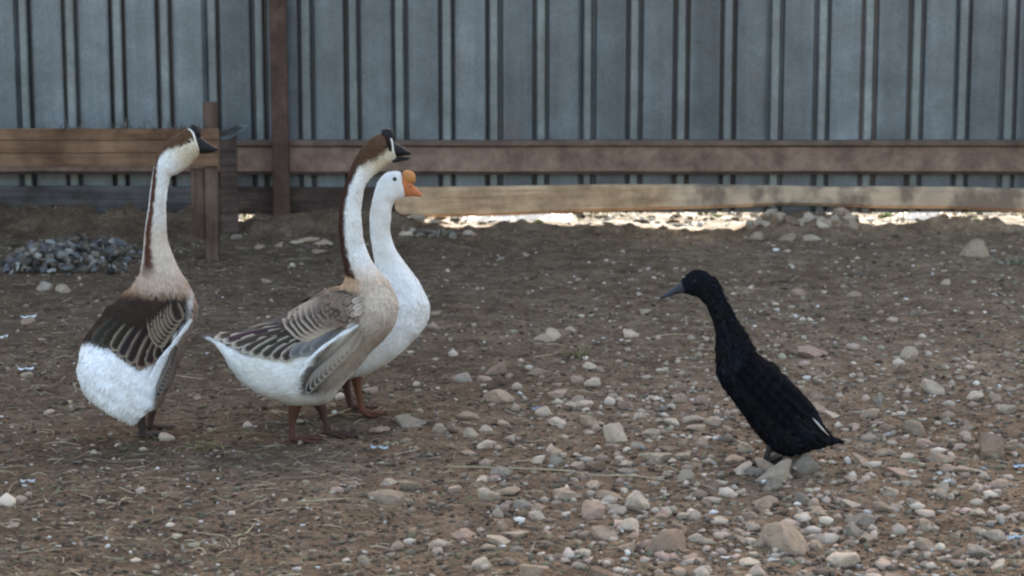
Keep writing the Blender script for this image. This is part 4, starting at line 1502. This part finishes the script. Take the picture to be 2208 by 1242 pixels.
sp = scatter_px(4200, lambda x, y: 0.22 + 0.6 * (1 - smooth(500, 1300, x)) + 0.35 * smooth(1200, 1700, x) * (1 - smooth(800, 900, y)), 505)
gx, gy, gz = ground_pts(sp)
o = straw('straw_litter', [(a, b_) for a, b_ in zip(gx, gy) if b_ < YF - 0.2], lambda r: min(r.lognormal(-3.3, 0.55), 0.16), 0.0022,
          [(0.30, 0.25, 0.16), (0.17, 0.14, 0.09), (0.14, 0.13, 0.07), (0.38, 0.32, 0.22), (0.10, 0.07, 0.05), (0.22, 0.15, 0.10)], 8)
tag(o, 'dry straw and stalk bits trodden into the dirt', 'straw', kind='stuff')

# a few long stalks one can pick out
ST = [([(960, 1012), (1080, 1017), (1200, 1021), (1290, 1032), (1370, 1034), (1440, 1044)], 'long thin pale stalk lying across the stones in the middle'),
      ([(640, 1090), (700, 1086), (760, 1080)], 'thin yellowish stalk below the middle goose'),
      ([(500, 1165), (530, 1155), (550, 1135)], 'short curved stalk near the lower left'),
      ([(1400, 735), (1440, 727), (1490, 727)], 'short pale stalk behind the bill of the duck'),
      ([(700, 905), (730, 897), (765, 882)], 'straw leaning between the feet of two geese'),
      ([(1150, 776), (1190, 770), (1210, 762)], 'small straw near the green tuft'),
      ([(380, 815), (410, 820), (440, 824)], 'orange-brown stalk right of the leftmost goose')]
for pts, lb in ST:
    P = [G(x, y) + Vector((0, 0, 0.010)) for x, y in pts]
    e = empty('stalk', P[0]); bpy.data.objects.remove(e)
    pp_, rr_ = smooth_pts(P, [0.0016] + [0.0022] * (len(P) - 2) + [0.001], 4)
    vs, fs = tube(pp_, rr_, 6)
    o = mesh('stalk', vs, fs, M_STRAW, None, cols=[(0.36, 0.30, 0.19)] * len(vs))
    tag(o, lb, 'stalk')


# ------------------------------------------------------------------ loose white feathers on the ground
def loose(px, py, w_px, ang, lb, col=(0.7, 0.72, 0.74)):
    p = G(px, py)
    L = w_px * p.y / FPX * 1.02
    vs, fs, cs = [], [], []
    n = 9
    for i_ in range(n + 1):
        u = i_ / n
        wd = 0.30 * L * math.sin(math.pi * min(1, u * 0.9 + 0.12)) ** 0.7
        for v in (-1, -0.5, 0, 0.5, 1):
            x = (u - 0.5) * L; y = v * wd / 2
            z = 0.010 + 0.10 * L * (u - 0.5) ** 2 * 4 + 0.12 * abs(v) * wd + 0.004 * math.sin(9 * u + 3 * v)
            ca_, sa_ = math.cos(ang), math.sin(ang)
            vs.append((p.x + x * ca_ - y * sa_, p.y + x * sa_ + y * ca_, p.z + z))
            cs.append(np.array(col) * (0.8 if v == 0 else 1))
    for i_ in range(n):
        for j in range(4):
            q = i_ * 5 + j
            fs.append((q, q + 1, q + 6, q + 5))
    o = mesh('loose_feather', vs, fs, M_FEATH, None, cols=cs)
    tag(o, lb, 'feather')


loose(62, 690, 34, 0.5, 'white downy feather at the left edge, level with the back of the leftmost goose')
loose(56, 803, 34, 0.2, 'white feather on the dirt left of the white rump of the leftmost goose')
loose(8, 733, 24, 0.9, 'scrap of white feather cut by the left edge')
loose(818, 974, 40, -0.3, 'curled bluish white feather right of the feet of the middle goose', (0.42, 0.5, 0.56))
loose(2196, 1014, 26, 0.3, 'small bluish white feather at the right edge', (0.5, 0.58, 0.68))
loose(2190, 1168, 38, 0.1, 'bluish white feather at the right edge near the bottom', (0.42, 0.52, 0.6))
loose(1160, 888, 30, 0.4, 'blue-grey feather scrap between the geese and the duck', (0.22, 0.28, 0.38))
loose(2040, 1048, 40, 0.9, 'pale upright feather scrap among stones, right of the duck', (0.55, 0.58, 0.58))
loose(60, 1046, 32, 0.0, 'dull white feather scrap at the lower left', (0.5, 0.5, 0.52))


# ------------------------------------------------------------------ crumpled plastic and rubble at the left
m, t, b = mat('grimy_plastic', 0.5, 0, 0.4)
mp = mapping(t, (1, 1, 1))
n_ = noise(t, mp.outputs[0], 22, 4, 0.75)
r_ = ramp(t, n_.outputs[0], [(0.36, (0.035, 0.035, 0.04)), (0.47, (0.10, 0.10, 0.11)), (0.56, (0.19, 0.20, 0.22)), (0.66, (0.34, 0.36, 0.38))])
t.links.new(r_.outputs[0], b.inputs['Base Color'])
bump(t, b, n_.outputs[0], 0.4, 0.01)
M_PLAST = m
m, t, b = mat('white_plastic', 0.5, 0, 0.4)
b.inputs['Base Color'].default_value = (0.72, 0.72, 0.74, 1)
M_PLW = m


def crumpled(name, px0, px1, py_base, ptop, depth, m_, lb, cat, seed, Yfix=None):
    p0, p1 = (G(px0, py_base), G(px1, py_base)) if Yfix is None else (W(px0, py_base, Yfix), W(px1, py_base, Yfix))
    nx_, ny_ = 56, 30
    hh = (py_base - ptop) * p0.y / FPX
    vs, fs = [], []
    for j in range(ny_ + 1):
        for i_ in range(nx_ + 1):
            u, v = i_ / nx_, j / ny_
            x = p0.x + (p1.x - p0.x) * u; y = p0.y + depth * v
            env = (math.sin(math.pi * u) ** 0.5) * (math.sin(math.pi * v) ** 0.6)
            r1_ = 1 - abs(2 * float(vnoise(u * 7 + seed, v * 5, seed)) - 1)
            r2_ = 1 - abs(2 * float(vnoise(u * 17 + seed, v * 11, seed + 1)) - 1)
            r3_ = float(vnoise(u * 40, v * 24, seed + 2))
            z = h1(x, y) - 0.012 + hh * env * (0.1 + 0.4 * r1_ ** 1.6 + 0.35 * r2_ ** 1.5 + 0.3 * r3_)
            vs.append((x + 0.02 * (r2_ - 0.5), y + 0.03 * (r1_ - 0.5), z))
    for j in range(ny_):
        for i_ in range(nx_):
            a = j * (nx_ + 1) + i_
            fs.append((a, a + 1, a + nx_ + 2, a + nx_ + 1))
    o = mesh(name, vs, fs, m_, None, smooth_on=False)
    tag(o, lb, cat)
    return o


def heap(name, px0, px1, py, hpx, depth, n, pal, smin, smax, seed, lb, cat):
    rng = np.random.default_rng(seed)
    p0, p1 = G(px0, py), G(px1, py)
    H_ = hpx * p0.y / FPX
    vs, fs, cs = [], [], []
    for _ in range(n):
        u, v = rng.beta(1.6, 1.6), rng.random()
        x = p0.x + (p1.x - p0.x) * u; y = p0.y + depth * v
        env = (math.sin(math.pi * u) ** 0.7) * (math.sin(math.pi * min(1, v * 0.8 + 0.1)) ** 0.7)
        z = h1(x, y) + H_ * env * rng.random() ** 0.6
        s_ = rng.uniform(smin, smax)
        col = np.array(pal[rng.integers(len(pal))]) * rng.uniform(0.7, 1.3)
        q = Matrix.Rotation(rng.uniform(0, 6), 3, Vector(rng.normal(size=3)).normalized())
        b0 = len(vs)
        sc = (s_, s_ * rng.uniform(0.4, 0.9), s_ * rng.uniform(0.15, 0.7))
        for k, v_ in enumerate(I1V):
            w_ = Vector((v_[0] * sc[0], v_[1] * sc[1], v_[2] * sc[2])) * (1 + rng.normal(0, 0.22))
            w_ = q @ w_
            vs.append((x + w_.x, y + w_.y, z + w_.z)); cs.append(col)
        fs += [tuple(int(i) + b0 for i in f) for f in I1F]
    o = mesh(name, vs, fs, M_CRUMB, None, smooth_on=False, cols=cs)
    tag(o, lb, cat, kind='stuff')
    return o


heap('rubbish_heap', -30, 270, 590, 34, 0.8, 520, [(0.05, 0.045, 0.042), (0.085, 0.072, 0.062), (0.11, 0.105, 0.10), (0.15, 0.15, 0.155), (0.13, 0.105, 0.082), (0.17, 0.14, 0.11), (0.10, 0.08, 0.062), (0.26, 0.25, 0.23)], 0.008, 0.036, 3,
     'heap of dark and blue-grey rubbish below the boards at the far left', 'rubbish')
heap('rubble_row', 80, 300, 500, 14, 0.12, 46, [(0.35, 0.33, 0.28), (0.25, 0.23, 0.2), (0.45, 0.45, 0.42), (0.15, 0.12, 0.1)], 0.012, 0.03, 4,
     'row of pale broken stones along the fence behind the rubbish heap', 'rubble')
heap('rubble_row', 860, 1000, 512, 16, 0.12, 40, [(0.30, 0.26, 0.2), (0.22, 0.19, 0.15), (0.42, 0.38, 0.3), (0.12, 0.09, 0.07)], 0.012, 0.03, 5,
     'broken stones and earth at the left end of the pale plank', 'rubble')
crumpled('plastic_sheet', 990, 1240, 494, 458, 0.28, M_PLW, 'crumpled white plastic in bright sun under the fence, right of the white goose', 'plastic', 8, Yfix=YF + 0.16)
crumpled('plastic_sheet', 1935, 2060, 492, 462, 0.2, M_PLW, 'small crumpled white plastic in sun under the fence, far right', 'plastic', 15, Yfix=YF + 0.16)

# grass outside, in sun
rng = np.random.default_rng(17)
vs, fs, cs = [], [], []
for _ in range(1500):
    x = rng.uniform(-3, 3.2); y = rng.uniform(YF + 0.14, YF + 1.3)
    if not (vnoise(x * 2.5, y * 2, 71) > 0.52): continue
    z = h1(x, y)
    hgt = rng.uniform(0.02, 0.10); a = rng.uniform(0, 6.28); ln = rng.uniform(0, 0.05)
    wd = 0.003
    b0 = len(vs)
    cc = np.array([(0.16, 0.22, 0.07), (0.30, 0.30, 0.12), (0.45, 0.38, 0.22), (0.12, 0.18, 0.06)][rng.integers(4)])
    for k in range(4):
        u = k / 3
        ox = math.cos(a) * ln * u * u; oy = math.sin(a) * ln * u * u
        ww = wd * (1 - u * 0.9)
        vs += [(x + ox - ww, y + oy, z + hgt * u), (x + ox + ww, y + oy, z + hgt * u)]
        cs += [cc, cc]
    for k in range(3):
        q = b0 + 2 * k
        fs.append((q, q + 1, q + 3, q + 2))
o = mesh('outside_grass', vs, fs, M_STRAW, None, cols=cs)
tag(o, 'sunlit dry and green grass just beyond the gap under the fence', 'grass', kind='stuff')


def tuft(name, centre, n, hmin, hmax, spread_, cols_, lb, cat, lean=0.5, wd=0.0028):
    vs, fs, cs = [], [], []
    rg = random.Random(int(centre.x * 1000) + n)
    for _ in range(n):
        a = rg.uniform(0, 6.28); rr = spread_ * rg.random()
        x, y = centre.x + rr * math.cos(a), centre.y + rr * math.sin(a) * 0.6
        z = centre.z - 0.003
        hgt = rg.uniform(hmin, hmax); a2 = rg.uniform(0, 6.28); ln = hgt * lean * rg.uniform(0.3, 1.8)
        cc = np.array(rg.choice(cols_)) * rg.uniform(0.7, 1.2)
        b0 = len(vs)
        for k in range(5):
            u = k / 4
            ox = math.cos(a2) * ln * u ** 1.6; oy = math.sin(a2) * ln * u ** 1.6
            ww = wd * (1 - u * 0.85)
            vs += [(x + ox - ww * math.sin(a2), y + oy + ww * math.cos(a2), z + hgt * u), (x + ox + ww * math.sin(a2), y + oy - ww * math.cos(a2), z + hgt * u)]
            cs += [cc, cc]
        for k in range(4):
            q = b0 + 2 * k
            fs.append((q, q + 1, q + 3, q + 2))
    o = mesh(name, vs, fs, M_STRAW, None, cols=cs)
    tag(o, lb, cat)
    return o


GC = [(0.17, 0.16, 0.06), (0.22, 0.19, 0.09), (0.12, 0.13, 0.05)]
tuft('weed', G(1245, 772), 46, 0.015, 0.05, 0.05, GC, 'small yellow-green weed tuft on the dirt left of the duck', 'weed', 1.2)
tuft('weed', G(440, 970), 50, 0.01, 0.03, 0.08, GC, 'flat olive weed tuft right of the feet of the leftmost goose', 'weed', 1.5)
tuft('weed', G(2195, 570), 60, 0.02, 0.06, 0.10, [(0.25, 0.27, 0.2), (0.3, 0.33, 0.27), (0.16, 0.16, 0.1)], 'pale grey-green dry weed at the right edge, near the fence', 'weed', 1.2)
# dry stems on top of the left boards
bt = W(200, 279, Yn - 0.015)
for px, n, lb in ((150, 40, 'dry grass tangle on top of the left boards, nearest the picture edge'), (385, 46, 'dry grass tangle on top of the boards, next to the short post'), (275, 36, 'thin dry grass on top of the boards between two thicker tangles')):
    c_ = W(px, 278, Yn + 0.0)
    tuft('dry_grass', c_, n, 0.006, 0.05, 0.13, [(0.09, 0.085, 0.075), (0.14, 0.11, 0.08), (0.06, 0.065, 0.06), (0.22, 0.19, 0.15)], lb, 'dry grass', 1.6, 0.003)

# a scrap of sheet metal jutting out beside the post
P = []
vs, fs = [], []
a0, a1 = W(478, 296, YF - 0.36), W(532, 272, YF - 0.36)
n = 10
for i_ in range(n + 1):
    u = i_ / n
    c_ = a0.lerp(a1, u)
    wd = 0.028 * math.sin(math.pi * (0.12 + 0.86 * u))
    for v in (-1, 0, 1):
        vs.append(c_ + Vector((0.008 * v, 0.03 * (1 - v * v) - 0.01, wd * v)))
for i_ in range(n):
    for j in range(2):
        q = i_ * 3 + j
        fs.append((q, q + 1, q + 4, q + 3))
o = mesh('metal_scrap', vs, fs, M_ZINC, None, cols=[(0.55, 0.52, 0.5) if v.x < a0.lerp(a1, 0.75).x else (2.2, 2.2, 2.2) for v in vs])
so = o.modifiers.new('thickness', 'SOLIDIFY'); so.thickness = 0.002
tag(o, 'twisted dark scrap with a pale end, stuck on top of the dark batten', 'scrap')


# ------------------------------------------------------------------ stones that look alike are told apart by their place in the row
by = {}
for o in COL.objects:
    if o.name.startswith('stone') and o.get('category') == 'stone':
        by.setdefault(o['label'], []).append(o)
ORD = ['leftmost', 'second from left', 'third from left', 'fourth from left', 'fifth from left', 'sixth from left', 'seventh from left', 'eighth from left', 'ninth from left', 'tenth from left', 'eleventh from left', 'twelfth from left', 'thirteenth from left', 'fourteenth from left']
NUM = {2: 'two', 3: 'three', 4: 'four', 5: 'five', 6: 'six', 7: 'seven', 8: 'eight', 9: 'nine', 10: 'ten', 11: 'eleven', 12: 'twelve', 13: 'thirteen', 14: 'fourteen'}
for lb, os_ in by.items():
    n = len(os_)
    if n == 1: continue
    os_.sort(key=lambda o: o.location.x / o.location.y)
    for k, o in enumerate(os_):
        if n == 2: w_ = ('left', 'right')[k] + ' one of two'
        else:
            w_ = ('rightmost' if k == n - 1 else ORD[k]) + ' of ' + NUM.get(n, 'many')
        o['label'] = w_ + ' ' + lb.replace(' stone ', ' stones ', 1)
